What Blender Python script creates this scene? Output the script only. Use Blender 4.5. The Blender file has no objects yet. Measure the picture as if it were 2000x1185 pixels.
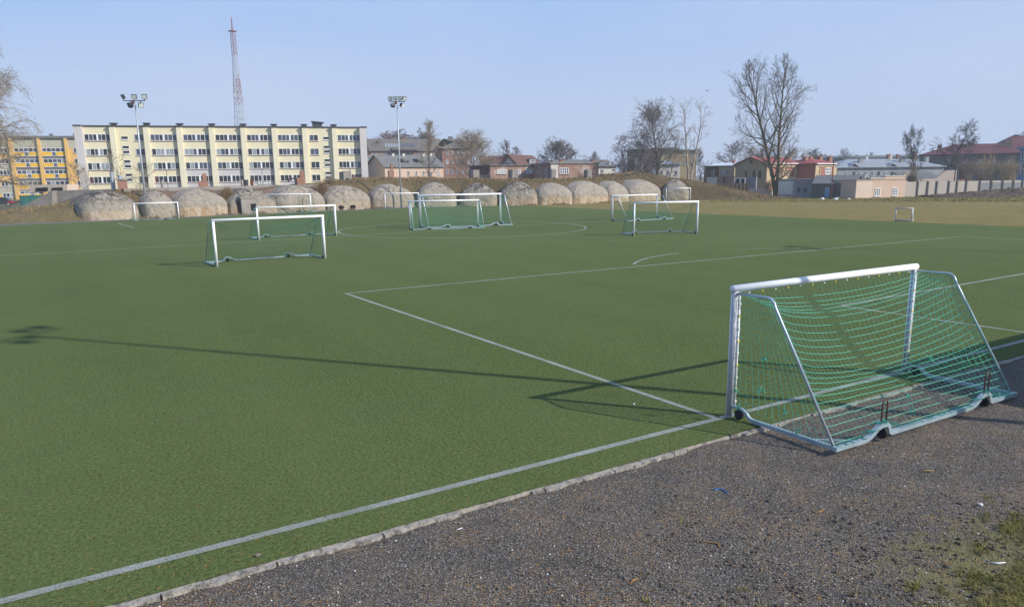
import bpy, math, random
import numpy as np
from mathutils import Vector, noise as mnoise
C = bpy.context.scene.collection
R = random.Random(7)
PI = math.pi

# ------------------------------------------------------------------ camera
F, YAW, PITCH, ROLL, PY0 = 1462.436, 0.562974, 0.204407, -0.0122891, 650.57
CAM = Vector((-8.59885, -7.65501, 3.676876))
_cy, _sy, _cp, _sp = math.cos(YAW), math.sin(YAW), math.cos(PITCH), math.sin(PITCH)
FWD = Vector((_sy*_cp, _cy*_cp, -_sp))
_r = Vector((_cy, -_sy, 0)); _u = _r.cross(FWD)
RIGHT = _r*math.cos(ROLL) + _u*math.sin(ROLL)
UP = -_r*math.sin(ROLL) + _u*math.cos(ROLL)
DOWN = -UP

def ray(px, py): return FWD + RIGHT*((px-1000)/F) + DOWN*((py-PY0)/F)
def at(px, py, d): return CAM + ray(px, py)*d
def ground(px, py, z=0.0):
    d = ray(px, py); t = (z-CAM.z)/d.z
    return CAM + d*t
def proj(p):
    q = Vector(p)-CAM; w = q.dot(FWD)
    return 1000+F*q.dot(RIGHT)/w, PY0+F*q.dot(DOWN)/w, w
def zat(x, y, py):
    A = Vector((x, y, 0))-CAM; v = (py-PY0)/F
    return (v*A.dot(FWD)-A.dot(DOWN))/(DOWN.z-v*FWD.z)

cam = bpy.data.cameras.new('camera'); co = bpy.data.objects.new('camera', cam); C.objects.link(co)
cam.sensor_fit = 'HORIZONTAL'; cam.sensor_width = 36; cam.lens = F/2000*36
cam.shift_y = (PY0-592.5)/2000
cam.clip_start = .1; cam.clip_end = 6000
from mathutils import Matrix
m = Matrix((RIGHT, UP, -FWD)).transposed().to_4x4(); m.translation = CAM
co.matrix_world = m
sc = bpy.context.scene; sc.camera = co

# ------------------------------------------------------------------ light
SUN_H = Vector((0.605, -0.796, 0)).normalized(); EL = math.radians(32)
SUN = SUN_H*math.cos(EL)+Vector((0, 0, math.sin(EL)))
w = bpy.data.worlds.new('World'); sc.world = w; w.use_nodes = True
nt = w.node_tree; nt.nodes.clear()
sky = nt.nodes.new('ShaderNodeTexSky'); sky.sky_type = 'NISHITA'; sky.sun_disc = False
sky.sun_elevation = EL; sky.sun_rotation = math.atan2(SUN_H.x, SUN_H.y)
sky.air_density = 1.1; sky.dust_density = .7; sky.ozone_density = 3.5
bg = nt.nodes.new('ShaderNodeBackground'); bg.inputs[1].default_value = 0.105
ow = nt.nodes.new('ShaderNodeOutputWorld')
# thin high cirrus veil over the sky
tc = nt.nodes.new('ShaderNodeTexCoord'); mp = nt.nodes.new('ShaderNodeMapping')
mp.inputs['Scale'].default_value = (1.2, 2.2, 5.0); mp.inputs['Rotation'].default_value = (0, .15, .5)
nz = nt.nodes.new('ShaderNodeTexNoise'); nz.inputs['Scale'].default_value = 1.3; nz.inputs['Detail'].default_value = 7; nz.inputs['Roughness'].default_value = .55
cr = nt.nodes.new('ShaderNodeMapRange'); cr.inputs['From Min'].default_value = .42; cr.inputs['From Max'].default_value = .8; cr.inputs['To Max'].default_value = .6
mx = nt.nodes.new('ShaderNodeMix'); mx.data_type = 'RGBA'
mx.inputs['B'].default_value = (3.7, 4.3, 5.5, 1)
# spring haze in the sky: paler and bluish towards the horizon
sx = nt.nodes.new('ShaderNodeSeparateXYZ'); nt.links.new(tc.outputs['Generated'], sx.inputs[0])
def mr(a, b, c, d):
    q = nt.nodes.new('ShaderNodeMapRange'); q.interpolation_type = 'SMOOTHSTEP'
    for n_, v_ in zip(('From Min', 'From Max', 'To Min', 'To Max'), (a, b, c, d)): q.inputs[n_].default_value = v_
    nt.links.new(sx.outputs[2], q.inputs['Value']); return q.outputs[0]
vc_ = nt.nodes.new('ShaderNodeMix'); vc_.data_type = 'RGBA'; vc_.inputs['A'].default_value = (2.9, 3.6, 5.0, 1); vc_.inputs['B'].default_value = (.75, 2.6, 6.55, 1)
nt.links.new(mr(.0, .38, 0, 1), vc_.inputs['Factor'])
vm = nt.nodes.new('ShaderNodeMix'); vm.data_type = 'RGBA'; nt.links.new(mr(.0, .8, .93, .62), vm.inputs['Factor'])
vd = nt.nodes.new('ShaderNodeVectorMath'); vd.operation = 'DOT_PRODUCT'; vd.inputs[1].default_value = SUN_H; nt.links.new(tc.outputs['Generated'], vd.inputs[0])
vr = nt.nodes.new('ShaderNodeMapRange'); vr.inputs['From Min'].default_value = -.9; vr.inputs['From Max'].default_value = .35; vr.inputs['To Max'].default_value = .62; nt.links.new(vd.outputs['Value'], vr.inputs['Value'])
vs = nt.nodes.new('ShaderNodeMix'); vs.data_type = 'RGBA'; vs.inputs['B'].default_value = (3.15, 3.95, 5.5, 1)
nt.links.new(vr.outputs[0], vs.inputs['Factor']); nt.links.new(vc_.outputs['Result'], vs.inputs['A'])
nt.links.new(sky.outputs[0], vm.inputs['A']); nt.links.new(vs.outputs['Result'], vm.inputs['B'])
nt.links.new(tc.outputs['Generated'], mp.inputs['Vector']); nt.links.new(mp.outputs[0], nz.inputs['Vector'])
nt.links.new(nz.outputs['Fac'], cr.inputs['Value']); nt.links.new(cr.outputs[0], mx.inputs['Factor'])
nt.links.new(vm.outputs['Result'], mx.inputs['A']); nt.links.new(mx.outputs['Result'], bg.inputs[0])
nt.links.new(bg.outputs[0], ow.inputs[0])
sl = bpy.data.lights.new('sun', 'SUN'); so = bpy.data.objects.new('sun', sl); C.objects.link(so)
sl.energy = 4.0; sl.angle = math.radians(.55); sl.color = (1, .955, .88)
so.rotation_euler = SUN.to_track_quat('Z', 'Y').to_euler(); so.location = (0, 0, 60)
sc.view_settings.view_transform = 'Standard'; sc.view_settings.look = 'None'
sc.view_settings.exposure = 0.62; sc.view_settings.gamma = 1

# ------------------------------------------------------------------ materials
MATS = {}
class NT:
    def __init__(s, name):
        s.m = bpy.data.materials.new(name); s.m.use_nodes = True; s.t = s.m.node_tree
        s.b = s.t.nodes['Principled BSDF']; MATS[name] = s.m
        g = s.t.nodes.new('ShaderNodeNewGeometry'); s.pos = g.outputs['Position']; s.nrm = g.outputs['Normal']
    def n(s, typ, **kw):
        x = s.t.nodes.new('ShaderNode'+typ)
        for k, v in kw.items():
            if k in x.inputs: s.set(x.inputs[k], v)
            else: setattr(x, k, v)
        return x
    def set(s, inp, v):
        if isinstance(v, bpy.types.NodeSocket): s.t.links.new(v, inp)
        elif isinstance(v, tuple) and len(v) == 3 and inp.type == 'RGBA': inp.default_value = (*v, 1)
        else: inp.default_value = v
    def map(s, scale, vec=None, rot=(0, 0, 0)):
        x = s.n('Mapping'); s.set(x.inputs['Vector'], vec or s.pos); x.inputs['Scale'].default_value = scale; x.inputs['Rotation'].default_value = rot
        return x.outputs[0]
    def noise(s, scale, detail=5, rough=.6, vec=None, dist=0):
        return s.n('TexNoise', Vector=vec or s.pos, Scale=scale, Detail=detail, Roughness=rough, Distortion=dist).outputs['Fac']
    def ramp(s, fac, a, b, t0=0., t1=1.):
        return s.n('MapRange', **{'Value': fac, 'From Min': a, 'From Max': b, 'To Min': t0, 'To Max': t1}).outputs[0]
    def mix(s, fac, a, b, mode='MIX'):
        x = s.t.nodes.new('ShaderNodeMix'); x.data_type = 'RGBA'; x.blend_type = mode
        s.set(x.inputs['Factor'], fac); s.set(x.inputs['A'], a); s.set(x.inputs['B'], b)
        return x.outputs['Result']
    def math(s, op, a, b=0.):
        x = s.t.nodes.new('ShaderNodeMath'); x.operation = op; s.set(x.inputs[0], a); s.set(x.inputs[1], b); return x.outputs[0]
    def out(s, col, rough=.85, spec=.25, metal=0., bump=None, bd=.02, bs=1., sheen=0.):
        s.set(s.b.inputs['Base Color'], col); s.set(s.b.inputs['Roughness'], rough)
        s.b.inputs['Specular IOR Level'].default_value = spec; s.b.inputs['Metallic'].default_value = metal
        if sheen: s.b.inputs['Sheen Weight'].default_value = sheen; s.b.inputs['Sheen Roughness'].default_value = .6
        if bump is not None:
            b = s.n('Bump', Strength=bs, Distance=bd, Height=bump); s.t.links.new(b.outputs[0], s.b.inputs['Normal'])
        return s.m
def plain(name, a, b=None, scale=2., rough=.8, spec=.25, metal=0., bd=0., lo=.3, hi=.7, stretch=(1, 1, 1)):
    k = NT(name); b = b or tuple(x*.78 for x in a)
    f = k.noise(scale, 6, .65, k.map(stretch)); c = k.mix(k.ramp(f, lo, hi), a, b)
    return k.out(c, rough, spec, metal, k.noise(scale*6, 4) if bd else None, bd)
def brickm(name, a, b, mortar, patch=None, pl=.55):
    k = NT(name); v = k.map((1, 1, 1))
    sp = k.n('SeparateXYZ', Vector=v); xx = k.math('ADD', sp.outputs[0], sp.outputs[1])
    cb = k.n('CombineXYZ', X=xx, Y=sp.outputs[2])
    br = k.n('TexBrick', Vector=cb.outputs[0], Color1=a, Color2=b, Mortar=mortar, Scale=1., **{'Mortar Size': .012, 'Brick Width': .26, 'Row Height': .085})
    c = k.mix(k.ramp(k.noise(.7, 6), .35, .7), br.outputs['Color'], tuple(.62*x for x in a))
    c = k.mix(k.ramp(k.noise(2.2, 6), .3, .75), c, tuple(1.25*x for x in b))
    if patch: c = k.mix(k.ramp(k.noise(.55, 7, .7), pl, pl+.08), c, patch)
    return k.out(c, .9, .2, 0, k.noise(9, 4), .03)

# artificial turf
k = NT('turf')
c = k.mix(k.ramp(k.noise(.10, 5, .6), .3, .7), (.098, .143, .034), (.126, .166, .048))
c = k.mix(k.ramp(k.noise(.9, 6, .7), .3, .75), c, (.124, .154, .050))
c = k.mix(k.ramp(k.noise(2.1, 5, .7), .40, .60, .32, 0), c, (.066, .100, .022))
c = k.mix(k.ramp(k.noise(.45, 6, .75, k.map((1, 1, 1), rot=(0, 0, .6))), .50, .74, 0, .55), c, (.078, .090, .044))
g = k.noise(21, 3, .75); g2 = k.noise(60, 3, .75)
c = k.mix(k.ramp(k.noise(6.5, 4, .7), .36, .50, .32, 0), c, (.054, .074, .024))
c = k.mix(k.ramp(g, .36, .60, 1, 0), c, (.026, .042, .010))
c = k.mix(k.ramp(g, .58, .74, 0, .7), c, (.175, .195, .085))
c = k.mix(k.ramp(g2, .50, .68, 0, .75), c, (.170, .200, .085))
c = k.mix(k.ramp(g2, .30, .45, .8, 0), c, (.020, .042, .008))
c = k.mix(k.ramp(k.noise(2.6, 6, .8), .60, .72, 0, .6), c, (.060, .064, .040))
c = k.mix(k.ramp(k.noise(.035, 4, .5), .4, .65, 0, .45), c, (.128, .142, .052))
wv_ = k.n('TexWave', Vector=k.map((1, .03, 1)), Scale=.085, Distortion=.6, Detail=2.)
c = k.mix(k.math('MULTIPLY', wv_.outputs['Fac'], .09), c, (.13, .165, .06))
k.out(c, .95, .06, 0, k.math('ADD', g, k.math('MULTIPLY', g2, .6)), .03, .7)
# worn painted pitch line
k = NT('pitch_line')
f = k.ramp(k.noise(55, 4, .8), .36, .56); f = k.math('MULTIPLY', f, k.ramp(k.noise(.9, 5, .6), .3, .6, .4, 1.))
k.out(k.mix(f, (.13, .15, .09), (.43, .43, .42)), .9, .1, 0, k.noise(70, 4, .8), .02)
# cinder
k = NT('cinder')
c = k.mix(k.ramp(k.noise(.55, 6, .65), .36, .64), (.060, .047, .035), (.142, .115, .088))
vo = k.n('TexVoronoi', Vector=k.pos, Scale=48.); vc = k.n('SeparateXYZ', Vector=vo.outputs['Color'])
vo2 = k.n('TexVoronoi', Vector=k.pos, Scale=105.); vc2 = k.n('SeparateXYZ', Vector=vo2.outputs['Color'])
c = k.mix(k.ramp(vc.outputs[0], .2, 1., 0, .8), k.mix(.55, c, (.015, .013, .013)), k.mix(.5, c, (.17, .15, .145)))
c = k.mix(k.ramp(vc2.outputs[0], .3, 1., 0, .8), c, (.25, .215, .18))
c = k.mix(k.ramp(vc2.outputs[1], .5, .9, 0, .75), c, (.018, .015, .013))
vo3 = k.n('TexVoronoi', Vector=k.pos, Scale=62.); vc3 = k.n('SeparateXYZ', Vector=vo3.outputs['Color'])
c = k.mix(k.math('MULTIPLY', k.ramp(vc3.outputs[0], .86, .90), k.ramp(vo3.outputs['Distance'], .55, .35)), c, (.36, .32, .28))
org = k.math('MULTIPLY', k.ramp(vc2.outputs[2], .90, .92), k.ramp(k.noise(1.1, 5, .7), .44, .58))
c = k.mix(org, c, (.36, .20, .065))
moss = k.math('MULTIPLY', k.ramp(k.noise(1.3, 6, .7), .58, .72, 0, .6), k.ramp(k.noise(30, 3), .4, .6))
c = k.mix(moss, c, (.085, .085, .03))
gx = k.n('VectorMath', operation='DISTANCE'); k.set(gx.inputs[0], k.pos); gx.inputs[1].default_value = (*ground(2040, 1130).xy, 0)
gf = k.math('SUBTRACT', k.ramp(gx.outputs['Value'], .5, 1.9, 1, 0), k.ramp(k.noise(3.5, 6, .75), .3, .7, 0, .8))
c = k.mix(k.ramp(gf, 0, .35, 0, .75), c, k.mix(k.ramp(k.noise(18, 4, .7), .35, .65), (.12, .11, .035), (.21, .175, .075)))
h = k.math('ADD', k.math('MULTIPLY', vo.outputs['Distance'], -.8), k.math('MULTIPLY', vo2.outputs['Distance'], -.5))
k.out(c, .92, .2, 0, k.math('ADD', h, k.noise(14, 5, .7)), .022, .75)
# dry grass field / ground / bank
def earth(name, a, b, cc, s1, s2, bd=.05, sheen=0.):
    k = NT(name)
    c = k.mix(k.ramp(k.noise(s1, 6, .65), .32, .68), a, b)
    c = k.mix(k.ramp(k.noise(s2, 6, .75), .42, .68, 0, .85), c, cc)
    c = k.mix(k.ramp(k.noise(s2*8, 3, .8), .35, .7, 0, .6), c, tuple(x*.45 for x in a))
    return k.out(c, .95, .1, 0, k.noise(s2*5, 6, .8), bd, .9, sheen=sheen)
earth('dry_field', (.215, .168, .054), (.160, .142, .045), (.29, .225, .095), .12, .6, .08)
earth('ground', (.125, .115, .055), (.17, .14, .08), (.085, .10, .035), .05, .8, .08)
earth('bank', (.155, .112, .062), (.21, .15, .085), (.095, .095, .035), .22, .9, .25)
earth('mound_grass', (.155, .118, .055), (.125, .112, .038), (.23, .175, .115), .25, .5, .15)
earth('ash_track', (.17, .155, .15), (.135, .125, .118), (.20, .185, .17), .2, 2., .02)
earth('rubble', (.15, .125, .105), (.24, .20, .17), (.055, .045, .04), .5, 1.2, .5)
# bunker concrete
def bunkerm(name, crack, band, stain):
    k = NT(name)
    c = k.mix(k.ramp(k.noise(.5, 6, .65), .3, .7), (.37, .325, .265), (.285, .25, .205))
    oi = k.n('ObjectInfo'); c = k.mix(k.ramp(oi.outputs['Random'], 0, 1, 0, .45), c, (.27, .245, .21))
    c = k.mix(k.ramp(k.noise(2.6, 6, .7), .4, .7, 0, .7), c, (.43, .36, .28))
    st = k.noise(1.0, 6, .7, k.map((2.6, 2.6, .35)))
    c = k.mix(k.ramp(st, stain, stain+.2, 0, .75), c, (.13, .105, .085))
    z = k.n('SeparateXYZ', Vector=k.pos).outputs[2]
    zz = k.math('ADD', z, k.math('MULTIPLY', k.noise(1.2, 5), .5))
    low = k.math('MULTIPLY', k.ramp(zz, 1.10, 1.30, 1, 0), band)
    lowc = k.mix(k.ramp(k.noise(1.1, 5, .7, k.map((2.2, 2.2, .3))), .4, .62), (.50, .43, .33), (.40, .255, .12))
    c = k.mix(low, c, k.mix(.12, lowc, (.46, .40, .32)))
    crk = k.noise(1.5, 8, .78, None, 1.2)
    top = k.ramp(zz, 1.5, 2.7)
    c = k.mix(k.math('MULTIPLY', k.ramp(crk, crack, crack+.045, 0, .95), top), c, (.045, .040, .036))
    c = k.mix(k.ramp(k.noise(3.2, 8, .8, k.map((1, 1, 2.2)), 1.5), .55, .60, 0, .6), c, (.115, .095, .08))
    c = k.mix(k.ramp(k.noise(6, 6, .8), .58, .68, 0, .75), c, (.08, .07, .06))
    k.out(c, .95, .15, 0, k.math('ADD', k.noise(2.2, 8, .7), crk), .22, 1.)
bunkerm('bunker_concrete', .53, .55, .54)
bunkerm('bunker_cracked', .475, .75, .50)
bunkerm('bunker_banded', .55, 1., .58)
k = NT('kerb_concrete')
c = k.mix(k.ramp(k.noise(3, 6), .3, .7), (.33, .30, .26), (.25, .225, .195))
c = k.mix(k.ramp(k.noise(9, 7, .8), .49, .60, 0, .85), c, (.10, .088, .076))
k.out(c, .92, .2, 0, k.noise(12, 6), .03)
plain('slab_concrete', (.30, .27, .24), (.20, .18, .155), 1.2, .95, .15, bd=.04)
plain('panel_concrete', (.47, .42, .36), (.39, .335, .28), .7, .95, .15, bd=.02, stretch=(1, 1, .4))
plain('grey_panel', (.27, .27, .27), (.20, .21, .21), .7, .95, .15)
brickm('brick', (.33, .17, .115), (.25, .13, .09), (.24, .21, .185))
brickm('brick_old', (.335, .19, .14), (.27, .155, .115), (.27, .235, .205), (.40, .34, .29), .52)
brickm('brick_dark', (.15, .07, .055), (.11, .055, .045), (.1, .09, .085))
plain('cream', (.70, .635, .44), (.65, .585, .40), .5, .9, .2)
plain('cream_pier', (.72, .665, .49), (.67, .61, .45), .5, .9, .2)
plain('lilac', (.54, .51, .50), (.49, .465, .46), .6, .9, .2)
plain('fin_grey', (.55, .52, .50), (.50, .47, .45), .5, .9, .2)
plain('coping', (.075, .07, .07), (.05, .048, .05), 1, .6, .3)
plain('orange', (.68, .43, .14), (.62, .39, .125), .5, .9, .2)
plain('yellow', (.78, .46, .012), (.72, .42, .012), .5, .7, .3)
plain('grey_cream', (.44, .42, .32), (.39, .375, .29), .5, .9, .2)
plain('white_frame', (.78, .78, .77), (.70, .70, .69), 1, .5, .4)
plain('sill', (.30, .22, .19), (.25, .19, .17), 2, .8)  # brown carries the thin shadow line seen under the white sills
for nme, cc, rg in (('glass_dark', (.022, .026, .032), .12), ('glass_blue', (.062, .082, .12), .12), ('glass_curtain', (.30, .34, .36), .25), ('glass_red', (.10, .035, .03), .2), ('glass_green', (.10, .16, .06), .2)):
    plain(nme, cc, tuple(x*.75 for x in cc), 1.5, rg, .5)
plain('slate', (.165, .165, .16), (.11, .112, .112), 1.2, .85, .25)
plain('tile_grey', (.155, .138, .115), (.11, .1, .085), .9, .9, .2)
plain('metal_roof', (.27, .29, .31), (.21, .23, .25), .6, .5, .4)
plain('white_roof', (.66, .68, .70), (.5, .52, .55), .6, .5, .4)
plain('red_roof', (.30, .065, .055), (.22, .05, .05), .7, .7, .3)
plain('maroon_roof', (.125, .036, .040), (.085, .028, .032), .5, .75, .3)
plain('pink_plaster', (.53, .40, .315), (.48, .345, .26), .6, .95, .15, bd=.01)
plain('pink_pale', (.58, .47, .385), (.52, .41, .33), .6, .95, .15)
plain('beige_plaster', (.34, .27, .165), (.27, .215, .135), .6, .95, .15)
plain('yellow_plaster', (.40, .325, .20), (.34, .275, .165), .6, .95, .15)
plain('ochre_trim', (.47, .37, .235), (.41, .32, .2), .7, .9, .2)
plain('red_wall', (.35, .15, .105), (.29, .12, .085), .8, .9, .2)
plain('brown_wood', (.16, .10, .045), (.11, .07, .035), 1.5, .9, .15)
plain('grey_plaster', (.33, .335, .34), (.24, .245, .25), .8, .95, .15)
plain('white_plaster', (.60, .57, .52), (.50, .47, .42), .8, .95, .15)
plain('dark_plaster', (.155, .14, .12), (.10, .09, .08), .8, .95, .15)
plain('blue_plaster', (.20, .29, .42), (.16, .24, .36), .8, .9, .2)
plain('teal_paint', (.015, .13, .11), (.012, .085, .075), 1.5, .6, .3)
plain('dark_void', (.012, .011, .011), (.02, .018, .016), 2, .95, .05)
plain('rust_dark', (.075, .045, .035), (.13, .06, .035), 8, .6, .3)
plain('rust', (.17, .055, .03), (.10, .04, .025), 3, .85, .2)
plain('steel', (.42, .45, .48), (.33, .36, .39), 2, .45, .5, .35)
plain('dark_steel', (.06, .07, .085), (.035, .04, .05), 3, .5, .4, .3)
plain('lamp_glass', (.75, .78, .74), (.6, .64, .62), 3, .2, .5)
plain('tower_red', (.26, .10, .11), (.22, .085, .095), 2, .7)
plain('tower_white', (.40, .43, .47), (.33, .36, .40), 2, .7)
plain('goal_white', (.80, .80, .80), (.70, .70, .70), 3, .35, .5, lo=.45, hi=.8)
plain('goal_alu', (.50, .55, .61), (.38, .43, .49), 4, .38, .5, .5)
plain('goal_bar', (.40, .49, .53), (.27, .35, .38), 5, .42, .5, .35)
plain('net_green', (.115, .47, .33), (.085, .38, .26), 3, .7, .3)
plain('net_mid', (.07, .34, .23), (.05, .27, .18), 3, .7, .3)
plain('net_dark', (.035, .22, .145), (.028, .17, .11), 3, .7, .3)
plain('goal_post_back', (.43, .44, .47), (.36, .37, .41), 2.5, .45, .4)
plain('rubber', (.018, .018, .019), (.03, .028, .027), 6, .8, .2)
plain('clip_yellow', (.75, .62, .05), (.7, .55, .05), 5, .5)
plain('clip_white', (.75, .75, .72), (.6, .6, .58), 5, .6)
plain('bark_grey', (.145, .115, .085), (.085, .068, .05), 2.5, .95, .1, bd=.02)
plain('bark_moss', (.165, .14, .085), (.09, .085, .045), 1.5, .95, .1, bd=.02)
plain('bark_pale', (.42, .34, .27), (.28, .225, .18), 1.5, .95, .1)
plain('bark_birch', (.58, .56, .52), (.12, .11, .1), 1.2, .9, .15, lo=.5, hi=.62, stretch=(.6, .6, 3))
plain('bark_dark', (.055, .046, .04), (.085, .072, .06), 2, .95, .1)
plain('twig_grey', (.21, .17, .135), (.155, .125, .10), 1, .95, .1)
plain('twig_tan', (.33, .255, .17), (.26, .2, .13), 1, .95, .1)
plain('twig_purple', (.20, .155, .145), (.15, .115, .11), 1, .95, .1)
plain('twig_yellow', (.30, .245, .165), (.23, .19, .13), 1, .95, .1)
plain('straw', (.33, .23, .12), (.22, .15, .075), 3, .95, .1)
plain('straw_orange', (.33, .185, .065), (.25, .135, .05), 3, .95, .1)
plain('grass_blade', (.15, .15, .035), (.25, .205, .08), 3, .9, .15)
plain('stone_grey', (.21, .18, .15), (.10, .085, .07), 8, .95, .15)
plain('stone_white', (.7, .7, .68), (.55, .55, .53), 20, .9, .15)
plain('soil_clod', (.06, .048, .038), (.10, .083, .066), 12, .98, .08)
plain('blue_cord', (.03, .18, .52), (.025, .14, .42), 10, .6)
plain('car_dark', (.03, .032, .038), (.04, .042, .048), 2, .25, .5)
plain('car_red', (.40, .02, .02), (.3, .015, .015), 2, .3, .5)

# ------------------------------------------------------------------ mesh helpers
class MB:
    def __init__(s): s.v = []; s.f = []; s.mi = []; s.m = []
    def mid(s, mat):
        if mat not in s.m: s.m.append(mat)
        return s.m.index(mat)
    def poly(s, pts, faces, mat='_'):
        n = len(s.v); s.v += [tuple(p) for p in pts]; i = s.mid(mat)
        for f in faces: s.f.append([n+a for a in f]); s.mi.append(i)
        return s
    def box(s, x0, y0, z0, x1, y1, z1, mat='_'):
        p = [(x0, y0, z0), (x1, y0, z0), (x1, y1, z0), (x0, y1, z0), (x0, y0, z1), (x1, y0, z1), (x1, y1, z1), (x0, y1, z1)]
        return s.poly(p, [(0, 3, 2, 1), (4, 5, 6, 7), (0, 1, 5, 4), (1, 2, 6, 5), (2, 3, 7, 6), (3, 0, 4, 7)], mat)
    def prism(s, poly, y0, y1, mat='_'):     # poly in (x,z), extruded along y
        n = len(poly); p = [(a, y0, b) for a, b in poly]+[(a, y1, b) for a, b in poly]
        return s.poly(p, [tuple(range(n))[::1], tuple(range(n, 2*n))[::-1]]+[(i, i+n, (i+1) % n+n, (i+1) % n) for i in range(n)], mat)
    def tube(s, pts, r, n=8, mat='_', sx=1., cap=True):
        pts = [Vector(p) for p in pts]; k = len(pts); rr = r if isinstance(r, (list, tuple)) else [r]*k
        base = len(s.v); i = s.mid(mat); pa = None
        for j, p in enumerate(pts):
            d = (pts[min(j+1, k-1)]-pts[max(j-1, 0)]).normalized()
            if pa is None: pa = Vector((0, 0, 1)) if abs(d.z) < .9 else Vector((0, 1, 0))
            a = d.cross(pa).normalized(); b = a.cross(d)
            for q in range(n):
                t = 2*PI*(q+.5)/n; s.v.append(tuple(p+(a*math.cos(t)*sx+b*math.sin(t))*rr[j]))
        for j in range(k-1):
            for q in range(n):
                s.f.append([base+j*n+q, base+j*n+(q+1) % n, base+(j+1)*n+(q+1) % n, base+(j+1)*n+q]); s.mi.append(i)
        if cap:
            s.f.append([base+q for q in range(n)][::-1]); s.mi.append(i)
            s.f.append([base+(k-1)*n+q for q in range(n)]); s.mi.append(i)
        return s
    def build(s, name, mat=None, parent=None, smooth=False):
        me = bpy.data.meshes.new(name); me.from_pydata(s.v, [], s.f)
        for a in s.m:
            if mat or a != '_': me.materials.append(MATS[mat if a == '_' else a])
        me.polygons.foreach_set('material_index', s.mi)
        if smooth: me.polygons.foreach_set('use_smooth', [True]*len(s.f))
        me.update()
        o = bpy.data.objects.new(name, me); C.objects.link(o)
        if parent: o.parent = parent
        return o
def nmesh(name, V, Fq, mat, parent=None, smooth=False):   # numpy mesh, equal-sided faces
    me = bpy.data.meshes.new(name); V = np.asarray(V, np.float32); Fq = np.asarray(Fq, np.int32); n = Fq.shape[1]
    me.vertices.add(len(V)); me.vertices.foreach_set('co', V.ravel())
    me.loops.add(Fq.size); me.loops.foreach_set('vertex_index', Fq.ravel())
    me.polygons.add(len(Fq)); me.polygons.foreach_set('loop_start', np.arange(0, Fq.size, n, dtype=np.int32))
    me.materials.append(MATS[mat]); me.update(calc_edges=True)
    me.polygons.foreach_set('use_smooth', [smooth]*len(Fq))
    o = bpy.data.objects.new(name, me); C.objects.link(o)
    if parent: o.parent = parent
    return o
def segtubes(segs, n):                                   # many tapered segments -> V, F
    A = np.array([s[0] for s in segs], float); B = np.array([s[1] for s in segs], float)
    ra = np.array([s[2] for s in segs]); rb = np.array([s[3] for s in segs])
    d = B-A; d /= np.maximum(np.linalg.norm(d, axis=1, keepdims=True), 1e-9)
    ref = np.where(np.abs(d[:, 2:3]) < .9, np.array([[0, 0, 1.]]), np.array([[0, 1., 0]]))
    u = np.cross(d, ref); u /= np.linalg.norm(u, axis=1, keepdims=True); v = np.cross(u, d)
    t = 2*PI*np.arange(n)/n; ct, sn = np.cos(t), np.sin(t)
    ring = u[:, None, :]*ct[None, :, None]+v[:, None, :]*sn[None, :, None]
    V = np.concatenate([A[:, None]+ring*ra[:, None, None], B[:, None]+ring*rb[:, None, None]], 1)
    m = len(segs); base = (np.arange(m)*2*n)[:, None]; q = np.arange(n)
    Fq = np.stack([base+q, base+(q+1) % n, base+n+(q+1) % n, base+n+q], 2)
    return V.reshape(-1, 3), Fq.reshape(-1, 4)
def tag(o, label=None, cat=None, group=None, kind=None):
    if label: o['label'] = label
    if cat: o['category'] = cat
    if group: o['group'] = group
    if kind: o['kind'] = kind
    return o
def thing(name, loc, rz=0, label=None, cat=None, group=None):
    o = bpy.data.objects.new(name, None); C.objects.link(o); o.location = loc; o.rotation_euler = (0, 0, rz)
    o.empty_display_size = .3
    return tag(o, label, cat, group)
def children(o): return [c for c in bpy.data.objects if c.parent == o]
def copy_tree(o, parent=None):
    c = o.copy(); C.objects.link(c)
    if parent: c.parent = parent
    for ch in children(o): copy_tree(ch, c)
    return c
def fbm(x, y, s, oct=4): return mnoise.fractal(Vector((x*s, y*s, 3.7)), 1., 2., oct)
def interp(x, tab):
    return float(np.interp(x, [a for a, b in tab], [b for a, b in tab]))
# ------------------------------------------------------------------ ground
earth('brick_rubble', (.24, .155, .11), (.19, .135, .10), (.30, .22, .17), .5, 1.6, .3)
TB = [(-80, 72), (-40, 76), (-12, 77), (-2, 78.2), (10, 81), (27, 84.3), (36, 84.6), (42, 82.6), (48, 78.8), (54, 77.0), (60, 77.6), (73, 80.5), (78, 77), (84, 71), (100, 66), (130, 60)]
def tb(s): return interp(s, TB)
def on_base(px, off=0., z=0.):
    a, b = -80., 125.
    for _ in range(50):
        c = (a+b)/2
        if proj((c, tb(c)+off, z))[0] < px: a = c
        else: b = c
    return Vector((a, tb(a)+off, z))
MB().poly([(-1500, -1500, -.12), (3000, -1500, -.12), (3000, 3000, -.12), (-1500, 3000, -.12)], [(0, 1, 2, 3)]).build('ground', 'ground')
tag(bpy.data.objects['ground'], kind='structure')
def sheet(name, pts, mat, z):
    o = MB().poly([(x, y, z) for x, y in pts], [tuple(range(len(pts)))]).build(name, mat)
    return tag(o, kind='structure')
te = [(s, tb(s)-interp(s, [(-45, 2.2), (20, 2.4), (33, 2.2), (42, .9), (46, .8)])) for s in (-60, -40, -12, -2, 4, 10, 20, 27, 36, 42, 47.4)]
sheet('turf_pitch', [(-60, -.62), (48.6, -.62), (48.2, 17), (47.0, 45)]+te[::-1], 'turf', 0)
sheet('dry_field', [(46.9, -40), (140, -40), (140, 58), (100, 64.5), (84, 70.2), (78, 76.5), (73, 80.8), (50, 80.8), (40, 84), (40, 70)], 'dry_field', -.02)
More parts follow.
